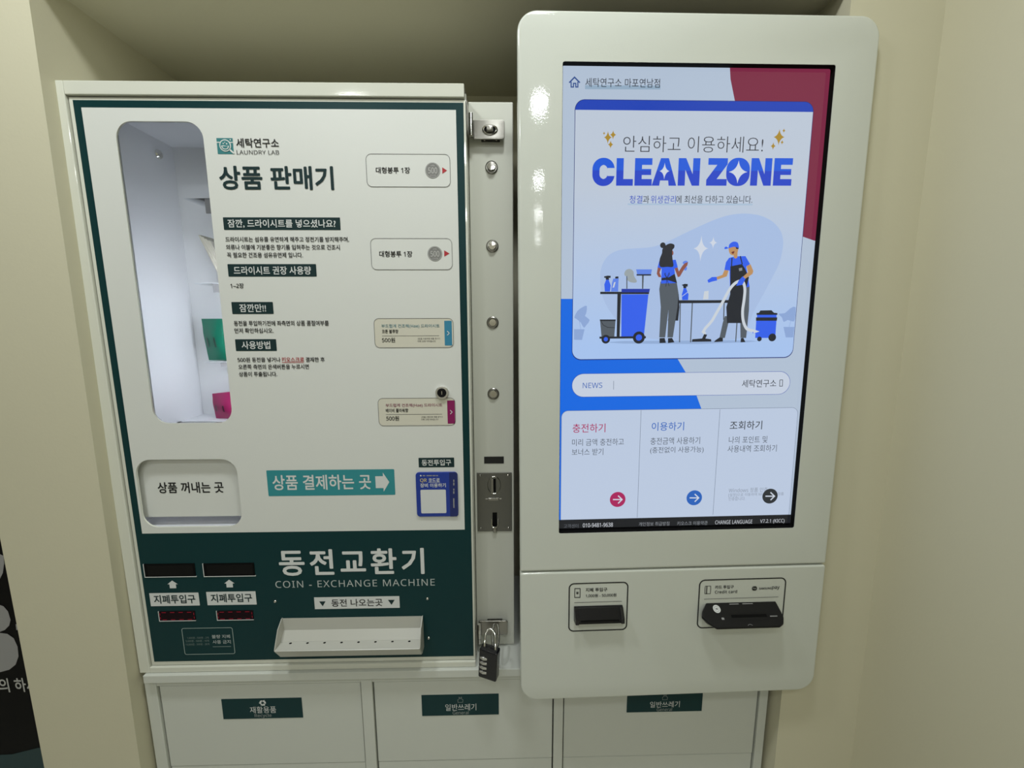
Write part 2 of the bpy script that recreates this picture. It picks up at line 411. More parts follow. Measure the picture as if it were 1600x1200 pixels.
for k, ((p0, p1), (lb, ko, en, kb, eb, ix, iy)) in enumerate(zip(xe, bins)):
    g = 0.0022
    m = MB(); m.box(B, p0 + g, p1 - g, zf + 0.001, zt, -0.02, FD, BINWHITE, 0.001); fl = part(m, 'flap', cab)
    m = MB(); bx = V.box(*lb); m.box(B, bx[0], bx[1], bx[2], bx[3], FD - 0.0005, FD + 0.0008, GREEN); d = FD + 0.0011
    m.text(B, ko, V.box(*kb), d, WHITEINK, 0.0); m.text(B, en, V.box(*eb), d, mat('dim_white_ink', (0.3, 0.33, 0.32, 1), 0.5))
    ca, cb = V.hit(ix, iy)
    if k == 0:                                             # three chasing arrows
        for q in range(3):
            t0 = math.radians(120 * q + 100)
            arc = [(ca + 0.0045 * math.cos(t0 + j * 0.26), cb + 0.0045 * math.sin(t0 + j * 0.26)) for j in range(6)]
            m.line(B, arc, 0.0032, d, WHITEINK)
            e = arc[-1]; tt = t0 + 5 * 0.26
            m.flat(B, [(ca + 0.0015 * math.cos(tt), cb + 0.0015 * math.sin(tt)), (ca + 0.0078 * math.cos(tt), cb + 0.0078 * math.sin(tt)), (ca + 0.0052 * math.cos(tt + 0.65), cb + 0.0052 * math.sin(tt + 0.65))], d, WHITEINK)
    else:                                                  # tied bag
        dim = mat('dim_white_ink', (0.3, 0.33, 0.32, 1), 0.5)
        m.line(B, [(ca - .0045, cb - .005), (ca + .0045, cb - .005), (ca + .005, cb + .0005), (ca + .002, cb + .003), (ca - .002, cb + .003), (ca - .005, cb + .0005)], 0.0006, d, dim, True)
        m.line(B, [(ca - .002, cb + .003), (ca - .0025, cb + .0065), (ca, cb + .005), (ca + .0025, cb + .0065), (ca + .002, cb + .003)], 0.0006, d, dim)
    sub(m, 'label_sticker', fl, 'dark green ' + en.lower() + ' waste sticker')
    m = MB(); m.box(B, p0 + g, p1 - g, 0.065, zf - 0.001, -0.02, FD - 0.001, BINWHITE, 0.001); part(m, 'lower_door', cab)

# ------------------------------------------------------------------ vending machine
vm = thing('vending_machine', 'white wall vending and coin exchange machine with dark green bordered front', 'vending machine', (-0.33, 0.12, CTOP))
VX0, VX1, VXC, VZ0, VZ1 = -0.6775, -0.0575, 0.0174, CTOP + 0.0005, 1.8104
IX0, IX1, IZ0, IZ1, IY = -0.5935, -0.40, 1.272, 1.7625, 0.115
m = MB()
m.wbox(VX0, VX0 + 0.003, 0.02, 0.27, VZ0, VZ1, PAINT); m.wbox(VX1 - 0.003, VX1, 0.02, 0.27, VZ0, VZ1, PAINT)
m.wbox(VX0, VX1, 0.02, 0.27, VZ1 - 0.003, VZ1, PAINT); m.wbox(VX0, VX1, 0.02, 0.27, VZ0, VZ0 + 0.003, PAINT)
m.wbox(VX0, VX1, 0.267, 0.27, VZ0, VZ1, PAINT)
part(m, 'cabinet', vm)
m = MB(); m.wbox(VX1 + 0.0005, VXC, 0.05, 0.27, VZ0, VZ1, mat('satin_white_paint', (0.66, 0.67, 0.585, 1), 0.36, spec=0.4), 0.0015); column = part(m, 'coin_column', vm)
fx = V.hit(105, 151)[0]; fzt = V.hit(400, 151.5)[1]; fzb = V.hit(480, 1036)[1]
m = MB()
m.box(V, VX0, fx, VZ0, VZ1, -0.02, 0.004, PAINT, 0.0012)
m.box(V, fx, VX1 - 0.001, fzt, VZ1, -0.02, 0.004, PAINT, 0.0012)
m.box(V, fx, VX1 + 0.001, VZ0, fzb, -0.02, 0.004, PAINT, 0.0012)
part(m, 'frame', vm)
GX0, GX1, GZ0, GZ1 = -0.6514, -0.0603, 0.8290, 1.7848
WX0, WX1, WZ0, WZ1 = -0.6401, -0.0720, 1.0826, V.hit(420, 170)[1]
WIN = rr_pts(-0.5938, -0.4617, 1.2815, 1.7556, 0.025)
CHU = rr_pts(-0.6358, -0.4632, 1.0938, 1.2178, 0.026)
DX0, DX1, DZ0, DZ1 = fx + 0.0014, -0.0568, fzb + 0.0010, fzt - 0.0016
m = MB(); m.prism(V, [(DX0, DZ0), (DX1, DZ0), (DX1, DZ1), (DX0, DZ1)], -0.003, 0.0, PAINT, [WIN, CHU], round_=0.0010)
for e0, e1 in ((DX0, DX0 + .003), (DX1 - .003, DX1)): m.box(V, e0, e1, DZ0, DZ1, -0.018, -0.0022, PAINT)
for e0, e1 in ((DZ0, DZ0 + .003), (DZ1 - .003, DZ1)): m.box(V, DX0, DX1, e0, e1, -0.018, -0.0022, PAINT)
door = part(m, 'front_panel', vm)
m = MB()
m.flat(V, [(GX0, GZ0), (GX1, GZ0), (GX1, GZ1), (GX0, GZ1)], 0.0003, GREEN, [[(WX0, WZ0), (WX1, WZ0), (WX1, WZ1), (WX0, WZ1)]])
m.flat(V, [(WX0, WZ0), (WX1, WZ0), (WX1, WZ1), (WX0, WZ1)], 0.0003, VINYL, [WIN, CHU])
sub(m, 'graphic_panel', door, 'white vinyl sheet with dark green border')

# lettering on the front panel
L = MB(); D1, D2, D3 = 0.0006, 0.0009, 0.0012
def T(body, x0, y0, x1, y1, mt, bold=0.0, d=D2, sp=1.0): L.text(V, body, V.box(x0, y0, x1, y1), d, mt, bold, sp)
lg = V.box(339.6, 216, 364.8, 241); L.rr(V, lg, 0.0004, D1, TEAL2)
lw, lh = lg[1] - lg[0], lg[3] - lg[2]
L.flat(V, [(lg[0], lg[3] - lh * .24), (lg[1], lg[3] - lh * .24), (lg[1], lg[3] - lh * .30), (lg[0], lg[3] - lh * .30)], D2, VINYL)
L.flat(V, circ_pts(lg[0] + lw * .86, lg[3] - lh * .11, lw * .04), D2, VINYL)
cc = (lg[0] + lw * .52, lg[2] + lh * .53); L.flat(V, circ_pts(*cc, lw * .36), D3, VINYL); L.flat(V, circ_pts(*cc, lw * .30), D3 + .0002, TEAL2)
L.line(V, [(cc[0] + lw * .24, cc[1] - lh * .24), (lg[1] + lw * .02, lg[2] + lh * .04)], lw * .10, D3, VINYL)
L.flat(V, [(cc[0] + lw * .24 * math.cos(math.radians(a)), cc[1] - lh * .02 + lh * .24 * math.sin(math.radians(a))) for a in range(180, 361, 12)] + [(cc[0] + lw * .1, cc[1] - lh * .04), (cc[0] - lw * .1, cc[1] + lh * .0)], D3 + .0004, VINYL)
L.flat(V, [(cc[0] + lw * .17 * math.cos(math.radians(a)), cc[1] - lh * .06 + lh * .14 * math.sin(math.radians(a))) for a in range(180, 361, 12)], D3 + .0006, TEAL2)
for bx_, by_, br_ in ((-.1, .12, .04), (.0, .19, .03), (.11, .1, .045)): L.flat(V, circ_pts(cc[0] + lw * bx_, cc[1] + lh * by_, lw * br_, n=12), D3 + .0004, VINYL)
T('세탁연구소', 369.5, 216.5, 436, 231, INK, 0.018); T('LAUNDRY LAB', 370.2, 235, 436.4, 241.7, mat('grey_brown_ink', (0.06, 0.06, 0.06, 1), .5))
sub(L, 'shop_logo', door); L = MB()
T('상품 판매기', 343, 259.6, 521.5, 297, GREENTXT, 0.03)
def banner(x0, y0, x1, y1, mt, r=0.001): L.rr(V, V.box(x0, y0, x1, y1), r, D1, mt)
sub(L, 'machine_title', door); L = MB()
banner(349.5, 339.8, 532, 359.5, GREENTXT); T('잠깐, 드라이시트를 넣으셨나요?', 356.3, 343, 524.8, 356.3, WHITEINK, 0.02)
sub(L, 'heading_banner', door); L = MB()
T('드라이시트는 섬유를 유연하게 해주고 정전기를 방지해주며,', 352.7, 370.2, 545.6, 378.6, INK, 0.02)
T('의류나 이불에 기분좋은 향기를 입혀주는 것으로 건조시', 353.7, 382.3, 531.2, 390.6, INK, 0.02)
T('꼭 필요한 건조용 섬유유연제 입니다.', 355.2, 394.5, 473.5, 402.8, INK, 0.02)
sub(L, 'instruction_text', door); L = MB()
banner(356.6, 412.7, 494.6, 432.3, GREENTXT); T('드라이시트 권장 사용량', 365.6, 416.2, 486.4, 429.2, WHITEINK, 0.02)
sub(L, 'heading_banner', door); L = MB()
T('1~2장', 360.6, 442.6, 381.3, 450.6, INK, 0.02)
sub(L, 'instruction_text', door); L = MB()
banner(362.6, 471.9, 427.3, 490.7, GREENTXT); T('잠깐만!!', 374.6, 475, 416, 487.6, WHITEINK, 0.02)
sub(L, 'heading_banner', door); L = MB()
T('동전을 투입하기전에 좌측면의 상품 품절여부를', 365.9, 501, 514, 509.2, INK, 0.02)
T('먼저 확인하십시오.', 366.9, 512.6, 427.7, 520.6, INK, 0.02)
sub(L, 'instruction_text', door); L = MB()
banner(368.3, 530, 432.3, 548.4, GREENTXT); T('사용방법', 378, 533, 422.7, 545.4, WHITEINK, 0.02)
sub(L, 'heading_banner', door); L = MB()
T('500원 동전을 넣거나', 371.6, 558.3, 438.5, 565.8, INK, 0.02); T('키오스크로', 440.6, 558, 475.5, 565.4, RED, 0.02); T('결제한 후', 478, 558, 507.5, 565.6, INK, 0.02)
L.rr(V, V.box(441, 565.8, 475, 566.6), 0.0001, D2, RED)
T('오른쪽 측면의 은색버튼을 누르시면', 373, 569.2, 483, 576.9, INK, 0.02); T('상품이 투출됩니다.', 373.8, 580.7, 433.4, 588.4, INK, 0.02)
sub(L, 'instruction_text', door); L = MB()
banner(418, 733.8, 617, 774, TEAL, 0.0015); T('상품 결제하는 곳', 426, 741.5, 580, 765, WHITEINK, 0.02)
ar = V.box(587, 738, 608.5, 768); aw, ah = ar[1] - ar[0], ar[3] - ar[2]; am = (ar[2] + ar[3]) / 2
L.flat(V, [(ar[0], am - ah * .31), (ar[0] + aw * .56, am - ah * .31), (ar[0] + aw * .56, am - ah * .5), (ar[1], am), (ar[0] + aw * .56, am + ah * .5), (ar[0] + aw * .56, am + ah * .31), (ar[0], am + ah * .31)], D2, WHITEINK)
sub(L, 'payment_banner', door); L = MB()
banner(654.2, 715, 709.8, 730, GREENTXT); T('동전투입구', 659, 717.8, 705, 727.3, WHITEINK, 0.02)
sub(L, 'coin_inlet_caption', door); L = MB()
T('동전교환기', 436, 857, 663, 898, WHITEINK, 0.026, sp=1.22); T('COIN - EXCHANGE MACHINE', 430.6, 905.7, 679.5, 916.3, mat('soft_white_ink', (0.45, 0.50, 0.49, 1), 0.5), 0.0, sp=1.12)
sub(L, 'exchange_title', door); L = MB()
for (px, py) in ((270.3, 912.8), (359, 911.5)):
    L = MB(); a, b = V.hit(px, py); w = 0.0092
    L.flat(V, [(a - w * .62, b - w * .8), (a + w * .62, b - w * .8), (a + w * .62, b + w * .05), (a + w, b + w * .05), (a, b + w * .85), (a - w, b + w * .05), (a - w * .62, b + w * .05)], D2, WHITEINK); sub(L, 'slot_arrow', door)
L = MB()
banner(234.8, 926, 311.6, 946.3, WHITEINK, 0.0004); T('지폐투입구', 241, 929, 305.8, 942.5, GREENTXT, 0.022)
sub(L, 'bill_slot_caption', door); L = MB()
banner(323.5, 924, 400.5, 944.8, WHITEINK, 0.0004); T('지폐투입구', 329.8, 927.3, 394.4, 940.5, GREENTXT, 0.022)
sub(L, 'bill_slot_caption', door); L = MB()
banner(491.5, 932, 624.5, 950.4, WHITEINK, 0.0004); T('동전 나오는곳', 518, 935.3, 598, 947, INK, 0.014)
for (px0, px1, py0, py1) in ((499.3, 509.2, 939.2, 946.8), (606.6, 617, 936.8, 944.6)):
    bx = V.box(px0, py0, px1, py1); L.flat(V, [(bx[0], bx[3]), ((bx[0] + bx[1]) / 2, bx[2]), (bx[1], bx[3])], D2, GREENTXT)
sub(L, 'coin_outlet_caption', door); L = MB()
nb = V.box(286.5, 980.3, 366, 1021.8); L.ring(V, nb, 0.004, 0.0011, D2, mat('dim_frame_ink', (0.32, 0.40, 0.38, 1), .5))
SW = mat('soft_white_ink', (0.45, 0.5, 0.49, 1), .5)
T('불량 지폐', 331.4, 991.2, 360, 996.8, SW, 0.01); T('사용 금지', 332.7, 999.4, 361, 1005.3, SW, 0.01)
DI = mat('dim_green_ink', (0.16, 0.22, 0.21, 1), .5)
T('1,000원 - 500원 - 2개', 293, 994.3, 326.4, 997.9, DI); T('5,000원 - 500원 - 10개', 290.8, 999.2, 327, 1002.8, DI); T('10,000원 - 500원 - 20개', 290.5, 1004.4, 327.6, 1008, DI)
L.rr(V, V.box(333, 1009.2, 361.5, 1010.2), 0.0002, D2, DI)
sub(L, 'notice_box', door)

# product labels beside the buttons
def lab(px, inner):
    m = MB(); bx = V.box(*px); m.rr(V, bx, 0.0085, D1, inner[0]); m.ring(V, bx, 0.0085, 0.0007, D2, INKGREY)
    return m, bx
for px, tx, cn, tr in (((572.5, 240.8, 703.7, 292.5), (587.5, 261.3, 641, 271.5), (676.2, 266.7), (691.2, 261.7, 698.7, 271.7)),
                       ((579.7, 372.5, 706.7, 421.7), (592.8, 392.2, 644.5, 402), (679.7, 396.7), (694.2, 391.3, 702.5, 401.2))):
    m, bx = lab(px, (VINYL,))
    m.text(V, '대형봉투 1장', V.box(*tx), D2, INK, 0.026)
    a, b = V.hit(*cn); m.flat(V, circ_pts(a, b, 0.0118), D2, COIN); m.flat(V, circ_pts(a, b, 0.0112), D3, COIN2, [circ_pts(a, b, 0.0105)])
    m.text(V, '500', (a - .0072, a + .0072, b - .0045, b + .0045), D3, COIN2, 0.015)
    m.text(V, '한국은행', (a - .0045, a + .0045, b - .0088, b - .0062), D3, COIN2); m.text(V, '오백원', (a - .003, a + .003, b + .0062, b + .0085), D3, COIN2)
    q = V.box(*tr); m.flat(V, [(q[0], q[2]), (q[1], (q[2] + q[3]) / 2), (q[0], q[3])], D2, RED)
    part(m, 'price_label', vm)
BLUEINK = mat('label_blue_ink', (0.03, 0.22, 0.36, 1), .45)
for px, col, tcol, ttl, s1, t1, ln, t2, sm_, bar in (
        ((585, 497.2, 708.8, 543.3), BLUEINK, mat('title_teal_ink', (0.06, 0.20, 0.25, 1), .5), (596.2, 506.5, 687, 513), '코튼 블루향', (597, 514.8, 622.5, 521), (597, 524.7, 686.5), (597, 527.6, 617.5, 535), (652.8, 527.8, 687.8, 534.8), (694.7, 501.2, 706.2, 539.7)),
        ((591.2, 621.7, 711.7, 665), MAGENTA, mat('title_plum_ink', (0.22, 0.03, 0.09, 1), .5), (602.8, 630.3, 691.3, 636.6), '베이비 플라워향', (603, 638.2, 638, 644.3), (603, 647.2, 691), (603.7, 649.8, 623.7, 657.2), (658.3, 650, 692, 656.8), (699.2, 625.5, 710.8, 661.7))):
    m, bx = lab(px, (CREAMCARD,))
    m.text(V, '부드럽게 건조해(Hae) 드라이시트', V.box(*ttl), D2, tcol, 0.012); m.text(V, s1, V.box(*t1), D2, INK, 0.02)
    m.rr(V, V.box(ln[0], ln[1] - .3, ln[2], ln[1] + .3), 0.0001, D2, INKGREY)
    m.text(V, '500원', V.box(*t2), D2, INK, 0.02)
    h = (sm_[3] - sm_[1]) / 2
    m.text(V, '2장을 사용하면 제품 향기가', V.box(sm_[0], sm_[1], sm_[2], sm_[1] + h * .8), D2, INK); m.text(V, '더욱 오래 지속됩니다', V.box(sm_[0], sm_[1] + h * 1.1, sm_[2] - 7, sm_[3]), D2, INK)
    q = V.box(*bar); m.rr(V, q, 0.0004, D2, col); a, b = (q[0] + q[1]) / 2, (q[2] + q[3]) / 2
    m.line(V, [(a - .0016, b + .0035), (a + .0018, b), (a - .0016, b - .0035)], 0.0011, D3, WHITEINK)
    part(m, 'price_label', vm)

# raised blue guide card below the coin inlet caption
q = V.box(651, 737, 715.8, 805.8); m = MB()
m.prism(V, rr_pts(*q, 0.006), 0.0005, 0.0035, BLUECARD, round_=0.0006)
DC = 0.0038
sx = V.hit(703, 770)[0]; m.flat(V, [(sx, q[2]), (q[1] - .003, q[2]), (q[1], q[2] + .003), (q[1], q[3] - .003), (q[1] - .003, q[3]), (sx, q[3])], DC, BLUECARD2)
m.flat(V, circ_pts(*V.hit(658, 742), 0.0014, n=14), DC, WHITEINK)
for e0, e1 in ((661, 665), (667, 675.5), (676.5, 681), (682, 685)): m.rr(V, V.box(e0, 741.2, e1, 742.8), 0.0003, DC, GREYTXT)
m.text(V, 'QR', V.box(657, 746.4, 667.5, 753), DC, CARDYELLOW, 0.02); m.text(V, '코드로', V.box(670, 746.2, 687.7, 752.4), DC, WHITEINK, 0.02)
m.text(V, '장비 이용하기', V.box(657.3, 753.8, 697, 760.2), DC, WHITEINK, 0.02)
m.rr(V, V.box(658.2, 763.8, 697.5, 800.4), 0.002, DC, WHITEINK)
for e0, e1 in ((748, 751.5), (752.5, 757), (762, 765), (766, 770), (777, 792)): m.rr(V, V.box(708.6, e0, 710.4, e1), 0.0004, DC + .0003, GREYTXT)
part(m, 'guide_card', vm, 'blue rounded guide card')

# product window
m = MB(); m.prism(V, rr_pts(-0.5933, -0.4622, 1.2820, 1.7551, 0.0248), -0.0026, -0.0010, GLASS); part(m, 'window_pane', vm)
m = MB()
for pts in ([(IX0, 0.0045, IZ0), (IX0, IY, IZ0), (IX0, IY, IZ1), (IX0, 0.0045, IZ1)], [(IX0, IY, IZ0), (IX1, IY, IZ0), (IX1, IY, IZ1), (IX0, IY, IZ1)],
            [(IX0, 0.0045, IZ1), (IX0, IY, IZ1), (IX1, IY, IZ1), (IX1, 0.0045, IZ1)], [(IX0, 0.055, IZ0), (IX1, 0.055, IZ0), (IX1, IY, IZ0), (IX0, IY, IZ0)],
            [(IX1, 0.0045, IZ0), (IX1, 0.0045, IZ1), (IX1, IY, IZ1), (IX1, IY, IZ0)]):
    c = sum((Vector(p) for p in pts), Vector()) / 4; mid = Vector(((IX0 + IX1) / 2, 0.06, (IZ0 + IZ1) / 2))
    out = (c - mid); out = Vector([x if abs(x) == max(abs(y) for y in ((c - mid).x / .1, (c - mid).y / .05, (c - mid).z / .25)) else 0 for x in ((c - mid).x / .1, (c - mid).y / .05, (c - mid).z / .25)]).normalized()
    m.hull([Vector(p) for p in pts] + [Vector(p) + out * 0.002 for p in pts], INNER)
part(m, 'product_compartment', vm)
m = MB(); SL = Surf((IX0, 0, 0), (0, 1, 0), (0, 0, 1))
m.lathe(SL, 0.079, 1.7375, [(0.0075, 0.0003), (0.0075, 0.0012), (0.0060, 0.0035), (0.003, 0.0046), (0.0001, 0.005)], CHROME, 18); part(m, 'compartment_bolt', vm)
m = MB(); m.wbox(-0.455, -0.447, 0.0055, 0.0110, 1.28, 1.58, mat('led_housing', (0.7, 0.7, 0.7, 1), .5)); strip = part(m, 'led_strip', vm)
m = MB()
EL = emit('led_tube', (0.90, 0.93, 1.0, 1), 36.0)
m.hull([Vector((x, y, z)) for (x, y) in ((-0.4585, 0.0065), (-0.4555, 0.0065), (-0.4555, 0.0125), (-0.4585, 0.0105)) for z in (1.28, 1.58)], EL)
sub(m, 'led_tube', strip)
SH = Surf((0, 0.055, 0), (1, 0, 0), (0, 0, 1)); shelves = []
for (x0, y0, tx0, tx1, ty1) in ((287, 309, 322, 331, 334), (303, 442, 334, 343, 457), (319, 565, 346, 355, 573)):
    a0, z = SH.hit(x0, y0); m = MB(); m.wbox(a0, IX1 - 0.001, 0.055, IY - 0.001, z - 0.002, z, ACRYL); s_ = part(m, 'shelf', vm); shelves.append(z)
    m = MB(); q = SH.box(tx0, y0 + 1.5, tx1, ty1); m.wbox(q[0], q[1] + 0.012, 0.053, 0.056, q[2], z - 0.0022, TAG); sub(m, 'price_clip', s_)
    m = MB(); m.face([(a0, 0.0548, z), (IX1 - .001, 0.0548, z), (IX1 - .001, 0.0548, z - 0.0009), (a0, 0.0548, z - 0.0009)][::-1], mat('acrylic_edge', (0.75, 0.78, 0.82, 1), .3)); sub(m, 'shelf_edge', s_)

# dispensing outlet
m = MB(); fb = V.hit(300, 812)[1]
m.prism(Surf((0, 0.0125, 0), (1, 0, 0), (0, 0, 1)), [(-0.66, fb), (-0.44, fb), (-0.44, 1.235), (-0.66, 1.235)], -0.003, 0.0, VINYL); flap = part(m, 'outlet_flap', vm)
m = MB(); SF = Surf((0, 0.0125, 0), (1, 0, 0), (0, 0, 1)); m.text(SF, '상품 꺼내는 곳', SF.box(246.5, 753, 349.5, 770.3), 0.0004, INK, 0.024); sub(m, 'flap_lettering', flap)
m = MB()
m.wbox(-0.66, -0.44, 0.0045, 0.14, 1.086, 1.089, INNER); m.wbox(-0.66, -0.44, 0.14, 0.143, 1.086, 1.25, INNER)
m.wbox(-0.662, -0.66, 0.0045, 0.14, 1.086, 1.25, INNER); m.wbox(-0.44, -0.438, 0.0045, 0.14, 1.086, 1.25, INNER)
part(m, 'outlet_chute', vm)

# coin exchange section
for q, r in (((226.5, 880.3, 305.6, 900.3), 0), ((319, 879.5, 398.2, 899.3), 0)):
    bx = V.box(*q); m = MB(); m.box(V, *bx, 0.0003, 0.0012, MATTEBLACK)
    t_ = 0.0011
    m.box(V, bx[0] - t_, bx[0], bx[2] - t_, bx[3], 0.0003, 0.0016, WHITEINK); m.box(V, bx[0], bx[1] + t_, bx[2] - t_, bx[2], 0.0003, 0.0016, WHITEINK)
    w, h = bx[1] - bx[0], bx[3] - bx[2]
    m.box(V, bx[0] + w * .07, bx[1] - w * .03, bx[2] + h * .1, bx[3] - h * .12, 0.0012, 0.0018, mat('slot_black', (0.006, 0.006, 0.006, 1), 0.4, spec=0.12), 0.0006)
    part(m, 'bill_slot', vm)
for q in ((249.6, 954.3, 305.8, 969), (340, 953.6, 396.3, 967.6)):
    bx = V.box(*q); m = MB(); t_ = 0.001
    m.box(V, *bx, 0.0003, 0.0012, LEDBASE)
    m.box(V, bx[0] - t_, bx[0], bx[2] - t_, bx[3], 0.0003, 0.0016, WHITEINK); m.box(V, bx[0], bx[1], bx[2] - t_, bx[2], 0.0003, 0.0016, WHITEINK)
    w, h = bx[1] - bx[0], bx[3] - bx[2]
    for k in range(4):
        a = bx[0] + w * (.04 + .235 * k)
        for b in (bx[2] + h * .12, bx[3] - h * .12): m.line(V, [(a + w * .04, b), (a + w * .16, b)], 0.0007, 0.0015, LEDRED)
    for a in (bx[0] + w * .03, bx[1] - w * .03):
        m.line(V, [(a, bx[2] + h * .18), (a, bx[2] + h * .42)], 0.0006, 0.0015, LEDRED); m.line(V, [(a, bx[2] + h * .58), (a, bx[2] + h * .82)], 0.0006, 0.0015, LEDRED)
    part(m, 'digit_display', vm, 'red segment display')
tray_l, tray_r = -0.4096, -0.1522
TRAY = mat('tray_grey_white_paint', (0.50, 0.50, 0.45, 1), 0.3, spec=0.4); prof = [(0.0008, 0.9148), (0.0040, 0.9148), (0.0192, 0.9042), (0.0342, 0.8762), (0.0175, 0.8508), (0.0008, 0.8508)]
m = MB()
for a in (tray_l, tray_r - 0.0012):
    m.hull([V.P(a + e, z, d) for d, z in prof for e in (0, 0.0012)], TRAY)
def sheet(p, q, th=0.0012):
    n_ = Vector((-(q[1] - p[1]), q[0] - p[0])).normalized() * th
    m.hull([V.P(a, z, d) for a in (tray_l + .001, tray_r - .001) for d, z in (p, q, (p[0] + n_.x, p[1] + n_.y), (q[0] + n_.x, q[1] + n_.y))], TRAY)
sheet((0.0010, 0.8900), (0.0010, 0.9140), -0.0008); sheet((0.0012, 0.8900), (0.0130, 0.8758), 0.001); sheet((0.0120, 0.8752), (0.0342, 0.8752), 0.001); sheet((0.0342, 0.8762), (0.0175, 0.8508)); sheet((0.0010, 0.8508), (0.0175, 0.8508), 0.001)
tray = part(m, 'coin_tray', vm)
m = MB()
SZ = Surf((0, 0, 0.8763), (1, 0, 0), (0, 1, 0))
for k in range(8):
    a = -0.389 + k * (0.214 / 7); m = MB(); m.lathe(SZ, a, -0.0175, [(0.0024, 0.0002), (0.0022, 0.0003), (0.0001, 0.0003)], MATTEBLACK, 16, 1.0, .75); sub(m, 'drain_hole', tray, 'black drain hole')
for px, py in ((430, 939.5), (668, 935), (669.8, 996.5)):
    a, b = V.hit(px, py); m = MB(); m.lathe(V, a, b, [(0.0028, 0.0003), (0.0027, 0.0008), (0.0018, 0.0018), (0.0001, 0.0022)], CHROME, 16); part(m, 'panel_screw', vm)
a, b = V.hit(691, 613); m = MB()
m.lathe(V, a, b, [(0.0112, 0.0003), (0.0112, 0.004), (0.0104, 0.0052), (0.0078, 0.0054)], mat('satin_chrome', (0.75, 0.74, 0.7, 1), 0.35, 1.0), 32); lk = part(m, 'key_lock', vm)
m = MB(); m.lathe(V, a, b, [(0.0078, 0.0050), (0.0076, 0.0062), (0.0050, 0.0062), (0.0046, 0.0052), (0.0001, 0.0052)], BLACK, 28); m.box(V, a - .0007, a + .0007, b - .003, b + .003, 0.005, 0.0057, CHROME); sub(m, 'lock_core', lk)

# coin column fittings
CD = -0.05
C = Surf(V.P(0, 0, CD), (1, 0, 0), (0, 0, 1))
for k, (px, py) in enumerate(((768, 262), (769.3, 384.8), (769.8, 504), (770.8, 615))):
    a, b = C.hit(px, py); m = MB()
    m.lathe(C, a, b, [(0.0106, 0.0002), (0.0106, 0.0018), (0.0088, 0.0030), (0.0078, 0.0030)], STEEL, 28)
    bt = part(m, 'selector_button', vm)
    m = MB(); up = (0.0078, 0.0062, 0.0012, 0.0045)[k]
    m.lathe(C, a, b, [(0.0070, 0.0010), (0.0070, up), (0.0062, up + 0.0010), (0.0001, up + 0.0012)], CHROME, 28); sub(m, 'button_cap', bt)
bx = C.box(756.5, 713.3, 787.2, 724); m = MB(); m.box(C, *bx, 0.0002, 0.0008, BLACKGLOSS); part(m, 'credit_display', vm)
bx = C.box(745.6, 738, 799.7, 829.5); bw, bh = bx[1] - bx[0], bx[3] - bx[2]
m = MB(); m.box(C, *bx, 0.0002, 0.002, DARKSTEEL, 0.0006); cm = part(m, 'coin_mechanism', vm)
m = MB(); a, b = bx[0] + bw * .49, bx[3] - bh * .205
m.lathe(C, a, b, [(0.0130, 0.0018), (0.0128, 0.0034), (0.0122, 0.0038), (0.0116, 0.0034), (0.0114, 0.0028)], CHROME, 30, 1.0, 1.38); m.lathe(C, a, b, [(0.0116, 0.0030), (0.0001, 0.0031)], DARKSTEEL, 30, 1.0, 1.38); bez = sub(m, 'coin_slot', cm)
m2 = MB(); m2.box(C, a - .0005, a + .0035, b - .0135, b + .0125, 0.0034, 0.0044, MATTEBLACK)
m2.box(C, a - .0058, a - .0008, b - .0125, b + .0125, 0.0034, 0.0047, STEEL, 0.0008)
sub(m2, 'slot_mouth', cm)
m = MB(); b2 = bx[3] - bh * .44
m.box(C, a - .0115, a + .0095, b2 - .0028, b2 + .0028, 0.0018, 0.0050, STEEL, 0.0012); m.box(C, a - .017, a + .0145, b2 - .0012, b2 + .001, 0.0018, 0.0030, STEEL, 0.0006); sub(m, 'return_lever', cm)
m = MB(); b3 = bx[3] - bh * .79; a3 = a + .001
m.box(C, a3 - .0044, a3 + .0044, b3 - .014, b3 + .014, 0.0018, 0.0030, MATTEBLACK, 0.0008)
m.tube([C.P(a3 - .0062, b3 + .002, .004), C.P(a3 - .0062, b3 - .010, .004), C.P(a3 - .0035, b3 - .0145, .006), C.P(a3 + .0035, b3 - .0145, .006), C.P(a3 + .0062, b3 - .010, .004), C.P(a3 + .0062, b3 + .002, .004)], 0.0013, CHROME, 10)
m.box(C, a3 - .0035, a3 + .0035, b3 - .026, b3 - .0145, 0.0018, 0.006, STEEL, 0.0012); sub(m, 'coin_outlet', cm)
for ea in (bx[0] + bw * .10, bx[1] - bw * .10):
    for eb in (bx[2] + bh * .06, bx[3] - bh * .045):
        m = MB(); m.lathe(C, ea, eb, [(0.0022, 0.002), (0.0021, 0.0026), (0.0012, 0.0035), (0.0001, 0.0038)], CHROME, 14); sub(m, 'screw', cm)
a, b = C.hit(793.3, 1012.5, 0.0)
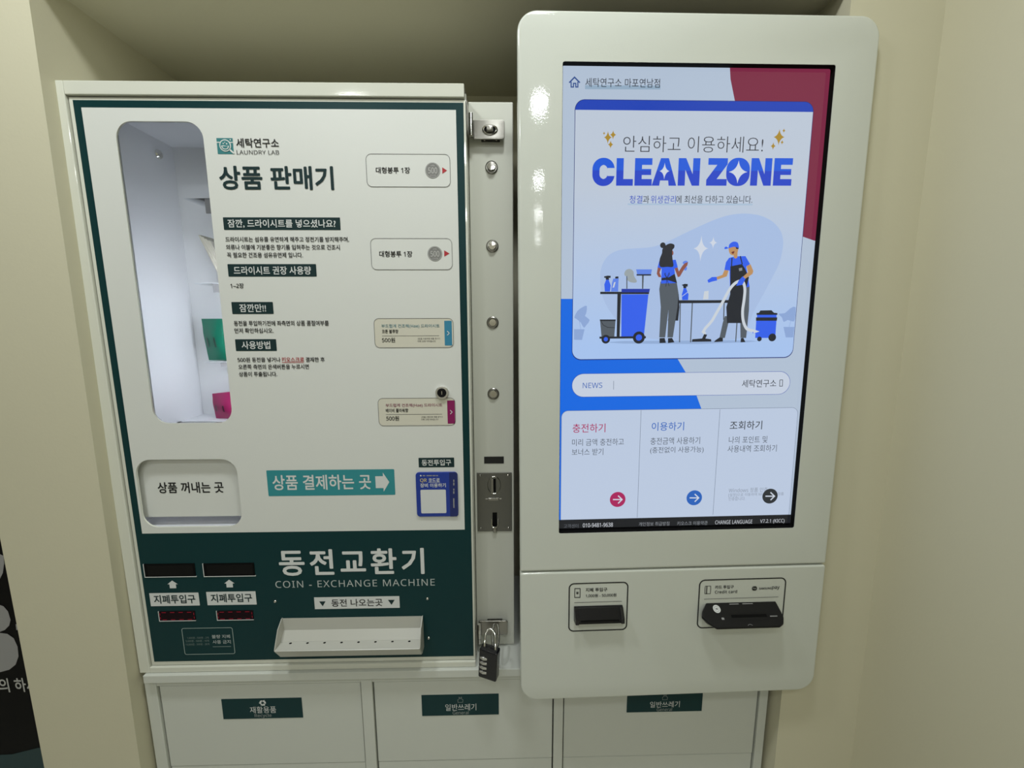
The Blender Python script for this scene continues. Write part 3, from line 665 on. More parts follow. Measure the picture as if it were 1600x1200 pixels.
# hasps
def hasp(plate, base, pin, knob):
    H = Surf(V.P(0, 0, -0.036), (1, 0, 0), (0, 0, 1)); q = H.box(*plate); m = MB()
    m.prism(H, rr_pts(*q, (0.002, 0.004, 0.004, 0.002)), -0.0022, 0.0, STEEL, round_=0.0008)
    h = part(m, 'hasp', vm, 'polished steel hasp')
    m = MB(); q2 = C.box(*base); m.box(C, *q2, 0.0002, 0.0035, mat('hasp_dark_steel', (0.10, 0.10, 0.095, 1), 0.35, 1.0), 0.0005)  # base plate in a darker steel than the hasp
    for e in (q2[0] + (q2[1] - q2[0]) * .18, q2[1] - (q2[1] - q2[0]) * .18): m.lathe(C, e, (q2[2] + .003) if base[1] > 210 and base[1] < 300 else q2[3] - .003, [(0.0024, 0.0035), (0.0022, 0.0048), (0.0001, 0.0056)], CHROME, 12)
    m.box(C, (q2[0] + q2[1]) / 2 - .006, (q2[0] + q2[1]) / 2 + .006, (q[2] + q[3]) / 2 - .008, (q[2] + q[3]) / 2 + .008, 0.0002, 0.0125, STEEL)
    sub(m, 'staple_plate', h)
    m = MB(); HP = Surf(V.P(0, 0, -0.030), (1, 0, 0), (0, 0, 1)); p0 = HP.hit(pin[0], pin[1]); p1 = HP.hit(pin[0], pin[2]); x = DX1 + 0.0058
    n = 4
    for i in range(n):
        z0, z1 = p1[1] + (p0[1] - p1[1]) * i / n, p1[1] + (p0[1] - p1[1]) * (i + 1) / n - 0.0005
        m.tube([HP.P(x, z0, 0), HP.P(x, z1, 0)], 0.0034, CHROME, 14)
    m.wbox(DX1 + 0.0004, DX1 + 0.0022, 0.004, 0.034, p1[1] - 0.003, p0[1] + 0.006, STEEL, 0.0006)
    m.box(H, x - 0.001, q[0] + 0.004, q[2] + .003, q[3] - .003, -0.002, -0.0002, STEEL)
    sub(m, 'hinge', h)
    return H, q, h
H, q, h = hasp((739, 187, 788.5, 217.5), (752, 214, 781, 222.5), (736, 176.5, 212), True)
m = MB(); ka, kb = H.hit(765.5, 203)
m.lathe(H, ka, kb, [(0.0128, -0.0004), (0.0128, 0.0014), (0.0112, 0.0024), (0.0095, 0.0018), (0.0090, -0.0004)], CHROME, 30, 1.0, 0.62); m.flat(H, circ_pts(ka, kb, 0.0094, 0.0058), 0.0004, MATTEBLACK)
m.box(H, ka - .0052, ka + .0052, kb - .0052, kb + .0032, 0.0, 0.0095, STEEL, 0.0014); sub(m, 'turn_knob', h)
H, q, h = hasp((748, 970.5, 793.3, 992.5), (761.5, 966.3, 785, 973), (744.3, 975, 1005), False)
m = MB(); ra, rb = H.hit(774.5, 981.5)
m.tube([H.P(ra + 0.0062 * math.cos(t * math.pi / 12), rb + 0.001 + 0.008 * math.sin(t * math.pi / 12), 0.022 - 0.026 * math.sin(t * math.pi / 12)) for t in range(25)], 0.0021, CHROME, 12, caps=False); sub(m, 'staple_ring', h)

# combination padlock hanging in the lower hasp
PLS = Surf((0, -0.033, 0), (1, 0, 0), (0, 0, 1))
PL = Matrix.Translation(PLS.P(*PLS.hit(764.5, 1034.5))) @ Matrix.Rotation(math.radians(3), 4, 'Y') @ Matrix.Rotation(math.radians(-20), 4, 'Z')
pl = thing('padlock', 'black four dial combination padlock hanging from the lower hasp', 'padlock', PL.translation)
pl.matrix_world = PL; bpy.context.view_layer.update()
def W(x, y, z): return PL @ Vector((x, y, z))
class LS(Surf): pass
PW, PT, PH = 0.0172, 0.0090, 0.0285             # half sizes
m = MB(); m.hull([W(x, y, z) for x in (-PW, PW) for y in (-PT, PT) for z in (-PH, PH)], BLACKGLOSS, 0.0028, 3); part(m, 'body', pl)
m = MB(); RH = 0.0085; BK = Matrix.Rotation(math.radians(20), 3, 'Z') @ Vector((0, 0.021, 0))      # the bow leans back into the ring
sp = [(-0.0105, 0, PH - .002), (-0.0105, 0, PH + RH * .5)] + [(-0.0105 * math.cos(math.radians(18 * i)), 0, PH + RH + 0.0105 * math.sin(math.radians(18 * i))) for i in range(0, 11)] + [(0.0105, 0, PH + RH * .5), (0.0105, 0, PH - .002)]
m.tube([W(*(Vector(p) + BK * max(0, (p[2] - PH) / (RH + .0092)))) for p in sp], 0.0021, CHROME, 12); part(m, 'shackle', pl)
DIALW = mat('dial_bands', (0.55, 0.54, 0.50, 1), 0.25, 0.8)
for k in range(4):
    z = 0.0120 - k * 0.0092; m = MB()
    prof = [(0.0098, -0.0025), (0.0112, -0.0020), (0.0112, 0.0020), (0.0098, 0.0025)]
    c = Vector((-PW + 0.0090, 0, z)); N = 20
    loops = [[W(c.x + r * math.cos(2 * math.pi * i / N) * (1.0 if i % 2 else 0.955), r * math.sin(2 * math.pi * i / N) * (1.0 if i % 2 else 0.955), z + h_) for i in range(N)] for r, h_ in prof]
    m.grid(loops, DIALW); m.face(loops[0][::-1], DIALW); m.face(loops[-1], DIALW); part(m, 'dial', pl)

# goods behind the window
def packet(name, label, x0, x1, y0, y1, z0, z1, body, stripe=None, lean_=0.0, jag=0.0):
    rnd = random.Random(name); m = MB(); n = 9; rows = 6
    front = []; back = []
    for i in range(rows + 1):
        t = i / rows; z = z0 + (z1 - z0) * t
        bulge = math.sin(math.pi * (0.08 + 0.84 * t))
        fr = []; bk = []
        for j in range(n + 1):
            s_ = j / n; x = x0 + (x1 - x0) * s_ + lean_ * t + rnd.uniform(-1, 1) * 0.0006
            b = bulge * math.sin(math.pi * min(max(s_, .04), .96))
            fr.append(Vector((x, (y0 + y1) / 2 - (y1 - y0) / 2 * b - rnd.uniform(0, .0009), z + (jag * s_ if i == rows else 0)))); bk.append(Vector((x, (y0 + y1) / 2 + (y1 - y0) / 2 * b, z + (jag * s_ if i == rows else 0))))
        front.append(fr); back.append(bk)
    m.grid(front, body, closed=False); k = len(m.f)
    m.grid(back, body, closed=False)
    for i in range(k, len(m.f)): m.f[i] = m.f[i][::-1]
    for lp in (0, rows): m.grid([front[lp], back[lp]], body, closed=False)
    for e in (0, n): m.grid([[r[e] for r in front], [r[e] for r in back]], body, closed=False)
    o = m.build(name, matrix=Matrix.Translation(((x0 + x1) / 2, (y0 + y1) / 2, z0)))
    if stripe:
        for s_ in (0.10, 0.40, 0.70):
            m = MB(); bl = []; br = []
            for t in (0.32, 0.38, 0.44, 0.50, 0.56):
                bulge = math.sin(math.pi * (0.08 + 0.84 * t))
                for sd, lst in ((s_, bl), (s_ + 0.05, br)):
                    lst.append(Vector((x0 + (x1 - x0) * sd + lean_ * t, (y0 + y1) / 2 - (y1 - y0) / 2 * bulge * math.sin(math.pi * min(max(sd, .04), .96)) - 0.0024, z0 + (z1 - z0) * t)))
            for i in range(4): m.face([bl[i], br[i], br[i + 1], bl[i + 1]], stripe)
            bpy.context.view_layer.update(); sub(m, 'print_mark', o)
    return o
SP = Surf((0, 0.075, 0), (1, 0, 0), (0, 0, 1))
q = SP.box(323, 498, 360, 563)
tag(packet('sheet_packet', 'green foil packet standing on the lowest clear shelf behind the window', q[0], q[0] + 0.062, 0.062, 0.090, shelves[2] + 0.0006, q[3], mat('green_foil', (0.003, 0.13, 0.08, 1), 0.3, spec=0.4), mat('dark_green_print', (0.003, 0.03, 0.02, 1), .4), -0.006), '', '')
bpy.data.objects['sheet_packet']['label'] = 'green foil packet standing on the lowest clear shelf behind the window'; bpy.data.objects['sheet_packet']['category'] = 'packet'
q = SP.box(336, 615, 372, 660)
o = packet('sheet_packet', 'pink', q[0], q[0] + 0.062, 0.062, 0.090, IZ0 + 0.0006, q[3], mat('pink_foil', (0.28, 0.012, 0.09, 1), 0.3, spec=0.4), mat('dark_plum_print', (0.03, 0.003, 0.012, 1), .4), -0.003, 0.006)
tag(o, 'pink foil packet at the bottom right corner of the window', 'packet')
q = SP.box(322, 370, 347, 441)
m = MB()
for k in range(4):                                          # folded bags leaning together
    x = q[0] + 0.017 + k * 0.0050
    m.hull([Vector((x + (q[3] - shelves[1]) * -0.22 * t_ + e + 0.016 * (1 - t_), y, shelves[1] + 0.0008 + (q[3] - shelves[1] - k * .003) * t_)) for t_ in (0, 1) for e in (0, .0042) for y in (0.062, 0.105)], mat('off_white_bag', (0.52, 0.50, 0.43, 1), .6), 0.001)
o = m.build('folded_bag', matrix=Matrix.Translation((q[0], 0.08, shelves[1]))); tag(o, 'folded off white bag bundle leaning on the middle clear shelf', 'bag')

# ------------------------------------------------------------------ payment kiosk
kx0, kx1, kz0, kz1, kz2 = 0.0241, 0.5512, 0.7922, 1.8846, 1.0346
sx0, sx1, sz0, sz1 = 0.0887, 0.4887, 1.1030, 1.8184
kp = thing('payment_kiosk', 'white payment kiosk with a tall lit touch screen on the right', 'kiosk', K.P(0.29, kz0, -0.02), rot=KM)
OPEN = rr_pts(sx0, sx1, sz0, sz1, 0.003, 4)
m = MB(); m.prism(K, rr_pts(kx0, kx1, kz2 + 0.0012, kz1, (0.004, 0.004, 0.030, 0.028), 10), -0.016, 0.0, KPAINT, [OPEN], round_=0.004); upper = part(m, 'upper_panel', kp)
m = MB(); m.prism(K, rr_pts(kx0, kx1, kz0, kz2 - 0.0012, (0.030, 0.030, 0.004, 0.004), 10), -0.016, 0.0, KPAINT, round_=0.003); lower = part(m, 'lower_panel', kp)
m = MB(); m.box(K, 0.050, 0.500, 0.84, 1.865, -0.024, -0.0165, mat('kiosk_case_grey', (0.05, 0.05, 0.05, 1), .5)); m.box(K, kx0 + .006, kx1 - .006, kz2 - .01, kz2 + .01, -0.0165, -0.010, MATTEBLACK); part(m, 'back_case', kp)
SDP = -0.0095
m = MB(); m.box(K, 0.062, 0.494, 0.83, 1.865, -0.33, -0.0245, mat('kiosk_case_grey', (0.05, 0.05, 0.05, 1), .5)); struct(m, 'kiosk_bracket_1')   # steel box bracket that holds the kiosk off the recess wall
m = MB(); e = 0.0005
ins = rr_pts(sx0 + e, sx1 - e, sz0 + e, sz1 - e, 0.0027, 4); ino = rr_pts(sx0 + .00001, sx1 - .00001, sz0 + .00001, sz1 - .00001, 0.003, 4)
loops = [[K.P(a, b, d) for a, b in ccw(l)[::-1]] for l, d in ((ino, -0.0006), (ins, -0.0006), (ins, SDP))]
m.grid(loops[::-1], MATTEBLACK); part(m, 'screen_bezel', kp)

# the picture on the screen
S = Surf(K.P(0, 0, SDP), K.u, K.v)
bg = emit('display_pale_blue', rgb(176, 191, 210)); 
scr = MB(); LY = 0.00016
def E(name, r, g, b): return emit('display_' + name, rgb(r, g, b))
def sp_(pts): return [S.hit(x, y) for x, y in pts]
def clip_rect(pts, a0, a1, b0, b1):
    """keep a shape inside the picture"""
    for ax, lim, sg in ((0, a0, 1), (0, a1, -1), (1, b0, 1), (1, b1, -1)):
        out = []
        for i in range(len(pts)):
            p, q = pts[i - 1], pts[i]; ip, iq = (p[ax] - lim) * sg >= 0, (q[ax] - lim) * sg >= 0
            if ip != iq:
                t = (lim - p[ax]) / (q[ax] - p[ax]); out.append((p[0] + t * (q[0] - p[0]), p[1] + t * (q[1] - p[1])))
            if iq: out.append(q)
        pts = out
    return pts
AX0, AX1, AZ0, AZ1 = sx0 - 0.002, sx1 - 0.0005, sz0 + 0.0045, sz1 - 0.0005
def poly(pts, mt, ly, px=True):
    q = sp_(pts) if px else pts
    scr.flat(S, clip_rect(q, AX0, AX1, AZ0, AZ1), ly * LY, mt)
def stext(body, x0, y0, x1, y1, mt, ly=8, bold=0.0, sp=1.0): scr.text(S, body, S.box(x0, y0, x1, y1), ly * LY, mt, bold, sp)
def sline(pts, w, mt, ly): scr.line(S, sp_(pts), w * 0.00102, ly * LY, mt)
def scirc(x, y, r, mt, ly, rb=None):
    a, b = S.hit(x, y); k = 0.00104; scr.flat(S, circ_pts(a, b, r * k, (rb or r) * k), ly * LY, mt)
scr.box(S, sx0 - 0.006, sx1 + 0.006, sz0 - 0.006, sz1 + 0.006, -0.012, -0.0005, BLACKGLOSS)
scr.flat(S, [(AX0, AZ0), (AX1, AZ0), (AX1, AZ1), (AX0, AZ1)], 0, bg)
poly([(1139.4, 90), (1141.4, 124), (1147.8, 156), (1165, 210), (1200, 300), (1252, 369), (1272, 376), (1310, 380), (1330, 90)], E('crimson', 122, 42, 68), 1)
poly([(860, 640), (882, 640), (880, 815), (860, 815)], E('bright_blue', 22, 104, 222), 2)
poly([(860, 467), (895, 467), (1000, 500), (1045, 540), (1058.8, 561), (1071.4, 582), (1088, 617), (1097, 642), (1100, 665), (860, 665)], E('bright_blue', 22, 104, 222), 1)
HB = E('home_blue', 52, 80, 140); DKT = E('dark_text', 38, 42, 52)
sline([(889.3, 129.6), (897.6, 121), (906, 129.6)], 1.9, HB, 3); sline([(892.3, 128), (892.3, 136.2), (896, 136.2), (896, 130.6), (899.6, 130.6), (899.6, 136.2), (902.8, 136.2), (902.8, 128)], 1.6, HB, 3)
poly([(914, 133.3), (1031.6, 134), (1031.6, 140), (914, 139.6)], E('underline', 146, 170, 192), 2)
stext('세탁연구소 마포연남점', 914.5, 122.7, 1031, 136.8, DKT, 4)
# main card
c0 = (S.hit(898, 220)[0] + S.hit(894.7, 530)[0]) / 2; c1 = (S.hit(1269.3, 180)[0] + S.hit(1239.3, 540)[0]) / 2; c2 = (S.hit(960, 560.3)[1] + S.hit(1180, 558.8)[1]) / 2; c3 = (S.hit(960, 156.6)[1] + S.hit(1200, 159.2)[1]) / 2
card = (c0, c1, c2, c3); NAVY = E('navy_line', 28, 40, 110)
scr.rr(S, (c0 - .0008, c1 + .0008, c2 - .0014, c3 + .0008), 0.0145, 2 * LY, NAVY)
off = (K.P(0, 0, 0) - kp.matrix_world.translation)
zl0 = (kp.matrix_world.inverted() @ S.P(.3, c2, 0)).z; zl1 = (kp.matrix_world.inverted() @ S.P(.3, c3, 0)).z
CARD = emit_two('display_card', rgb(166, 194, 236), rgb(188, 199, 214), zl0 + 0.02, zl0 + 0.26)
scr.rr(S, card, 0.014, 3 * LY, CARD)
bz = S.hit(1080, 173.6)[1]; HBL = E('header_blue', 36, 68, 178)
scr.flat(S, [p for p in rr_pts(c0, c1, c2, c3, 0.014) if p[1] > bz] and [(c0, bz)] + [(c1, bz)] + [p for p in rr_pts(c0, c1, bz - .02, c3, 0.014) if p[1] > bz], 4 * LY, HBL)
GOLD = E('gold', 168, 136, 52)
for x, y, ra, rb in ((949.6, 215.1, 5.6, 8.6), (957.7, 211, 4.6, 6.2), (953.8, 226.2, 4, 5.6), (943.7, 208.7, 1.8, 2.6), (1216.7, 214.6, 8, 11), (1224.3, 204.5, 2.4, 3.3), (1221.5, 222.7, 2.4, 3.4), (1207.5, 228.6, 3.8, 5.4)):
    a, b = S.hit(x, y); scr.flat(S, star_pts(a, b, ra * .00104, rb * .00104, 0.17), 5 * LY, GOLD)
TXT = E('charcoal_text', 56, 58, 66)
stext('안심하고 이용하세요!', 973.5, 213.2, 1192, 238.4, TXT, 5, -0.010)
# CLEAN ZONE in heavy two-tone capitals
zm = S.hit(1080, 267)[1]
zk = (kp.matrix_world.inverted() @ S.P(.3, zm, 0)).z
CZ = emit_two('display_title_blue', rgb(44, 72, 196), rgb(40, 92, 214), zk - 0.0004, zk + 0.0004)
STARW = E('sparkle_white', 205, 213, 226)
def cap(ch, x0, x1):
    a0, a1, b0, b1 = S.box(x0, 247.5, x1, 290.5); w, h = a1 - a0, b1 - b0; st = 0.0108; sv = 0.0095; ly = 6 * LY
    R = lambda l, r, b, t: scr.flat(S, [(l, b), (r, b), (r, t), (l, t)], ly, CZ)
    if ch == 'L': R(a0, a0 + st, b0, b1); R(a0 + st, a1, b0, b0 + sv)
    elif ch == 'E':
        R(a0, a0 + st, b0, b1)
        for b in (b0, b0 + h / 2 - sv * .45, b1 - sv): R(a0 + st, a1 if b != b0 + h / 2 - sv * .45 else a1 - w * .05, b, b + sv * (1 if b != b0 + h / 2 - sv * .45 else .9))
    elif ch == 'N': scr.flat(S, [(a0, b0), (a0 + st, b0), (a0 + st, b0 + h * .58), (a1 - st * 1.05, b0), (a1, b0), (a1, b1), (a1 - st, b1), (a1 - st, b0 + h * .42), (a0 + st * 1.05, b1), (a0, b1)], ly, CZ)
    elif ch == 'Z': scr.flat(S, [(a0, b0), (a1, b0), (a1, b0 + sv), (a0 + w * .50, b0 + sv), (a1, b1 - sv * .9), (a1, b1), (a0 + w * .06, b1), (a0 + w * .06, b1 - sv), (a0 + w * .5, b1 - sv), (a0, b0 + sv * .9)], ly, CZ)
    elif ch == 'A': 
        scr.flat(S, [(a0, b0), (a0 + st * 1.08, b0), (a0 + w * .335, b0 + h * .19), (a0 + w * .665, b0 + h * .19), (a1 - st * 1.08, b0), (a1, b0), (a0 + w * .66, b1), (a0 + w * .34, b1)], ly, CZ)
        scr.flat(S, star_pts((a0 + a1) / 2, b0 + h * .53, w * .20, h * .31, 0.14), ly + LY, STARW)
    elif ch == 'O':
        scr.rr(S, (a0, a1, b0 - .0005, b1 + .0005), w * .46, ly, CZ); scr.flat(S, star_pts((a0 + a1) / 2, b0 + h * .5, w * .40, h * .42, 0.14), ly + LY, STARW)
    elif ch == 'C':
        out = rr_pts(a0, a1, b0 - .0005, b1 + .0005, w * .48, 10); inn = rr_pts(a0 + st, a1 - st, b0 + sv, b1 - sv, w * .2, 10)
        o_ = [p for p in out if not (p[0] > a1 - st * 1.2 and b0 + h * .36 < p[1] < b0 + h * .64)]
        # outline walked from the lower lip round the back to the upper lip, then home along the inside
        lo = [(a1, b0 + h * .36)] + [p for p in sorted([p for p in out if p[1] < b0 + h * .36 and p[0] > (a0 + a1) / 2], key=lambda p: -p[1])] + [p for p in sorted([p for p in out if p[0] <= (a0 + a1) / 2 and p[1] < b0 + h / 2], key=lambda p: (p[1] if 0 else 0, 0))][::1]
        import math as _m
        cx, cz = (a0 + a1) / 2, (b0 + b1) / 2
        ang = lambda p: _m.atan2(p[1] - cz, p[0] - cx) % (2 * _m.pi)
        t0 = 0.30
        O = sorted([p for p in out if t0 + .12 < ang(p) < 2 * _m.pi - t0 - .12], key=ang); I = sorted([p for p in inn if t0 + .15 < ang(p) < 2 * _m.pi - t0 - .15], key=ang)
        scr.flat(S, [(a1, cz + h * .145)] + O + [(a1, cz - h * .145), (a1 - st, cz - h * .145)] + I[::-1] + [(a1 - st, cz + h * .145)], ly, CZ)
for ch, x0, x1 in (('C', 197, 320), ('L', 330, 423), ('E', 432, 528), ('A', 528, 665), ('N', 673, 793), ('Z', 831, 945), ('O', 940, 1070), ('N', 1076, 1191), ('E', 1203, 1305)):
    cap(ch, 870 + x0 / 3.556, 870 + x1 / 3.556)
BL2 = E('text_blue', 46, 76, 186)
stext('청결', 983.3, 305.8, 1003.4, 318, BL2, 6); stext('과', 1004.2, 305.8, 1014, 318, DKT, 6); stext('위생관리', 1016.4, 305.8, 1055.5, 318, BL2, 6); stext('에 최선을 다하고 있습니다.', 1056.2, 305.8, 1175, 318, DKT, 6)
poly([(980.5, 318), (1175.5, 318.6), (1175.5, 321), (980.5, 320.6)], E('faint_rule', 168, 190, 212), 5)
# illustration: coordinates of the drawing
def a1_(p): return [(890 + x / 5, 320 + y / 5) for x, y in p]
def b1_(p): return [(1060 + x / 5, 320 + y / 5) for x, y in p]
BLOB = E('blob', 166, 188, 224); GROUND = E('ground', 146, 172, 212); IB = E('ill_blue', 52, 96, 232); IB2 = E('ill_mid_blue', 96, 132, 226); IDK = E('ill_dark', 36, 40, 48); IGR = E('ill_grey', 84, 92, 100)
IPL = E('ill_pale', 200, 208, 216); ISK1 = E('ill_brown', 140, 84, 72); ISK2 = E('ill_tan', 186, 142, 96); IMOP = E('ill_mop', 152, 162, 166); IFAINT = E('ill_faint', 140, 166, 212); IHAIR = E('ill_hair', 44, 46, 52); INB = E('ill_navy', 34, 56, 160)
def smooth(p, n=5):
    out = []; k = len(p)
    for i in range(k):
        p0, p1, p2, p3 = p[i - 1], p[i], p[(i + 1) % k], p[(i + 2) % k]
        for j in range(n):
            t = j / n; f = lambda c: 0.5 * (2 * p1[c] + (p2[c] - p0[c]) * t + (2 * p0[c] - 5 * p1[c] + 4 * p2[c] - p3[c]) * t * t + (3 * p1[c] - p0[c] - 3 * p2[c] + p3[c]) * t ** 3)
            out.append((f(0), f(1)))
    return out
poly(smooth(a1_([(238, 570), (245, 500), (275, 430), (330, 378), (410, 350), (530, 340), (650, 328), (760, 290), (880, 232), (1050, 152)]) + b1_([(330, 100), (430, 76), (530, 70), (640, 86), (730, 130), (790, 195), (815, 270), (810, 360), (780, 470), (720, 590), (650, 720), (590, 830), (550, 930), (520, 1030), (300, 1060)]) + a1_([(900, 1060), (600, 1040), (420, 950), (320, 840), (270, 750), (245, 660)])), BLOB, 4)
poly(a1_([(300, 1072), (420, 1064), (1050, 1060)]) + b1_([(420, 1058), (560, 1060), (620, 1066), (540, 1074), (300, 1082)]) + a1_([(1000, 1088), (420, 1084), (320, 1078)]), GROUND, 5)
I_ = 6
# cart with bottles, mop, tray and bucket
poly(a1_([(404, 700), (614, 700), (578, 1030), (402, 1030)]), IB, I_)
poly(a1_([(404, 657), (626, 657), (620, 684), (404, 684)]), INB, I_ + 1); poly(a1_([(238, 680), (620, 680), (618, 698), (238, 698)]), IDK, I_)
poly(a1_([(372, 698), (400, 698), (390, 1030), (366, 1030)]), IDK, I_); poly(a1_([(232, 1030), (594, 1026), (594, 1043), (232, 1046)]), IDK, I_ + 1)
for x, y, r, r2 in ((281, 1050, 33, 16), (539, 1037, 46, 24)): scirc(890 + x / 5, 320 + y / 5, r / 5, IDK, I_ + 2); scirc(890 + x / 5, 320 + y / 5, r2 / 5, IB, I_ + 3)
poly(a1_([(236, 898), (358, 898), (348, 1030), (248, 1030)]), IGR, I_); poly(a1_([(234, 896), (360, 896), (358, 908), (236, 908)]), IDK, I_ + 1)
sline(a1_([(244, 910), (262, 940), (296, 958), (352, 960)]), 0.8, IDK, I_ + 2)
poly(a1_([(284, 586), (304, 586), (320, 630), (314, 678), (274, 678), (270, 622)]), IB, I_); poly(a1_([(268, 560), (296, 554), (320, 556), (318, 572), (304, 572), (308, 586), (282, 586), (280, 570), (270, 572)]), IDK, I_ + 1)
poly(a1_([(340, 578), (382, 576), (378, 664), (378, 678), (322, 678), (330, 610)]), IB2, I_); poly(a1_([(356, 562), (380, 560), (380, 576), (354, 577)]), IDK, I_ + 1); poly(a1_([(346, 606), (358, 604), (346, 646), (334, 648)]), IPL, I_ + 1)
sline(a1_([(446, 656), (446, 556)]), 1.6, IGR, I_); poly(smooth(a1_([(426, 536), (440, 510), (470, 502), (496, 520), (502, 556), (522, 592), (516, 608), (476, 606), (450, 588), (452, 560), (432, 556)])), IMOP, I_ + 1)
poly(a1_([(518, 505), (642, 505), (634, 543), (526, 543)]), IB2, I_); poly(a1_([(520, 543), (636, 543), (634, 554), (522, 554)]), IDK, I_ + 1); poly(a1_([(564, 554), (578, 554), (574, 656), (564, 656)]), IGR, I_)
# cleaner seen from behind
poly(a1_([(826, 600), (850, 700), (856, 800), (846, 905), (765, 905), (780, 800)]), IDK, I_ + 1)
poly(a1_([(708, 600), (834, 604), (848, 690), (840, 800), (804, 1036), (762, 1036), (770, 820), (744, 1036), (698, 1036), (710, 800), (698, 660)]), IGR, I_ + 2)
poly(a1_([(700, 1042), (740, 1040), (750, 1078), (700, 1080)]), IDK, I_ + 2); poly(a1_([(766, 1042), (798, 1040), (816, 1074), (766, 1080)]), IDK, I_ + 2)
poly(a1_([(698, 440), (826, 430), (842, 488), (816, 500), (826, 612), (712, 616), (716, 500), (684, 492)]), IB, I_ + 3)
poly(a1_([(818, 540), (836, 612), (760, 588), (714, 592), (716, 572), (770, 568)]), IDK, I_ + 4)
sline(a1_([(756, 575), (738, 545), (742, 534), (756, 572), (774, 532), (776, 544), (758, 576), (748, 640)]), 0.7, IDK, I_ + 5); sline(a1_([(756, 576), (774, 636)]), 0.7, IDK, I_ + 5)
poly(a1_([(686, 490), (712, 498), (700, 530), (714, 566), (692, 566), (678, 540)]), ISK1, I_ + 4); poly(a1_([(816, 498), (840, 490), (850, 522), (878, 478), (896, 458), (922, 448), (916, 474), (888, 510), (858, 562), (842, 566)]), ISK1, I_ + 4)
poly(smooth(a1_([(880, 454), (900, 438), (920, 446), (906, 470), (914, 498), (904, 514), (890, 508), (900, 482)])), IB2, I_ + 3)
poly(smooth(a1_([(790, 350), (806, 366), (808, 384), (800, 396), (784, 396)])), ISK1, I_ + 3)
poly(smooth(a1_([(746, 320), (780, 304), (812, 312), (814, 336), (798, 360), (800, 420), (806, 482), (760, 486), (704, 484), (700, 430), (718, 380), (722, 348)])), IHAIR, I_ + 5); scirc(890 + 725 / 5, 320 + 318 / 5, 4.1, IHAIR, I_ + 5)
# table and spray bottle
poly(a1_([(850, 746), (1050, 746)]) + b1_([(470, 744), (470, 766), (0, 770)]) + a1_([(850, 770)]), IDK, I_ + 3)
for p in (a1_([(862, 768), (856, 1074)]), a1_([(956, 768), (942, 1074)]), b1_([(354, 768), (350, 900)]), b1_([(464, 768), (444, 1070)])): sline(p, 1.7, IGR, I_ + 2)
poly(a1_([(888, 652), (906, 652), (926, 700), (922, 744), (876, 744), (874, 700)]), IB, I_ + 3); poly(a1_([(872, 626), (896, 618), (920, 620), (918, 640), (906, 640), (910, 652), (886, 652), (884, 636)]), IDK, I_ + 4); sline(a1_([(876, 716), (920, 682)]), 0.8, IPL, I_ + 4)
poly(b1_([(200, 676), (234, 672), (232, 738), (190, 740)]), IPL, I_)
# cleaner with hose
poly(b1_([(360, 870), (400, 870), (360, 1040), (318, 1040), (344, 920)]), IGR, I_ + 1); poly(b1_([(526, 640), (552, 640), (548, 820), (526, 1040), (482, 1040), (480, 900)]), IGR, I_ + 1)
poly(b1_([(318, 1036), (344, 1040), (344, 1068), (274, 1072), (286, 1058)]), IDK, I_ + 2); poly(b1_([(484, 1042), (504, 1040), (520, 1072), (482, 1074)]), IDK, I_ + 2)
poly(b1_([(392, 416), (440, 404), (520, 402), (556, 464), (526, 486), (552, 640), (526, 646), (400, 646), (396, 514), (356, 510), (368, 450)]), IB, I_ + 2)
poly(b1_([(402, 482), (440, 474), (492, 464), (516, 500), (546, 570), (498, 760), (490, 924), (376, 924), (370, 800), (400, 700)]), IDK, I_ + 4)
sline(b1_([(414, 416), (410, 482)]), 1.6, IDK, I_ + 5); sline(b1_([(478, 402), (494, 466)]), 1.6, IDK, I_ + 5); poly(b1_([(466, 498), (492, 492), (494, 514), (470, 520)]), E('ill_badge', 130, 136, 142), I_ + 6)
poly(b1_([(356, 510), (388, 514), (374, 560), (300, 586), (292, 566), (340, 548)]), ISK2, I_ + 4); poly(b1_([(526, 480), (558, 466), (580, 520), (572, 542), (512, 582), (498, 564), (538, 528)]), ISK2, I_ + 6)
poly(b1_([(222, 590), (256, 566), (294, 564), (298, 592), (262, 600), (230, 610)]), IB, I_ + 5); poly(b1_([(496, 560), (518, 580), (494, 626), (446, 634), (464, 594)]), IB, I_ + 7)
poly(b1_([(428, 384), (460, 340), (456, 414), (440, 422), (428, 410)]), ISK2, I_ + 3); poly(smooth(b1_([(392, 334), (440, 326), (462, 344), (452, 384), (424, 396), (400, 386), (390, 360)])), ISK2, I_ + 4)
poly(smooth(b1_([(386, 338), (394, 310), (424, 290), (456, 296), (466, 322), (464, 338), (430, 330), (398, 338), (360, 348), (356, 336), (370, 328)])), IB, I_ + 5); poly(b1_([(442, 330), (466, 338), (464, 348), (446, 346)]), IHAIR, I_ + 5)
poly(smooth(b1_([(410, 372), (432, 364), (428, 380), (418, 384)])), E('ill_mouth', 110, 50, 46), I_ + 5)
hose = b1_([(206, 1010), (262, 900), (330, 780), (390, 670), (430, 620), (470, 598), (500, 606), (514, 660), (508, 740), (496, 830), (502, 910), (530, 970), (580, 994)])
for seg in (hose,): sline(smooth(seg, 4)[:4 * (len(seg) - 1) + 1], 4.4, IPL, I_ + 6)
poly(b1_([(196, 1010), (220, 1014), (206, 1044), (250, 1050), (252, 1068), (100, 1070), (104, 1050), (180, 1044)]), IDK, I_ + 7)
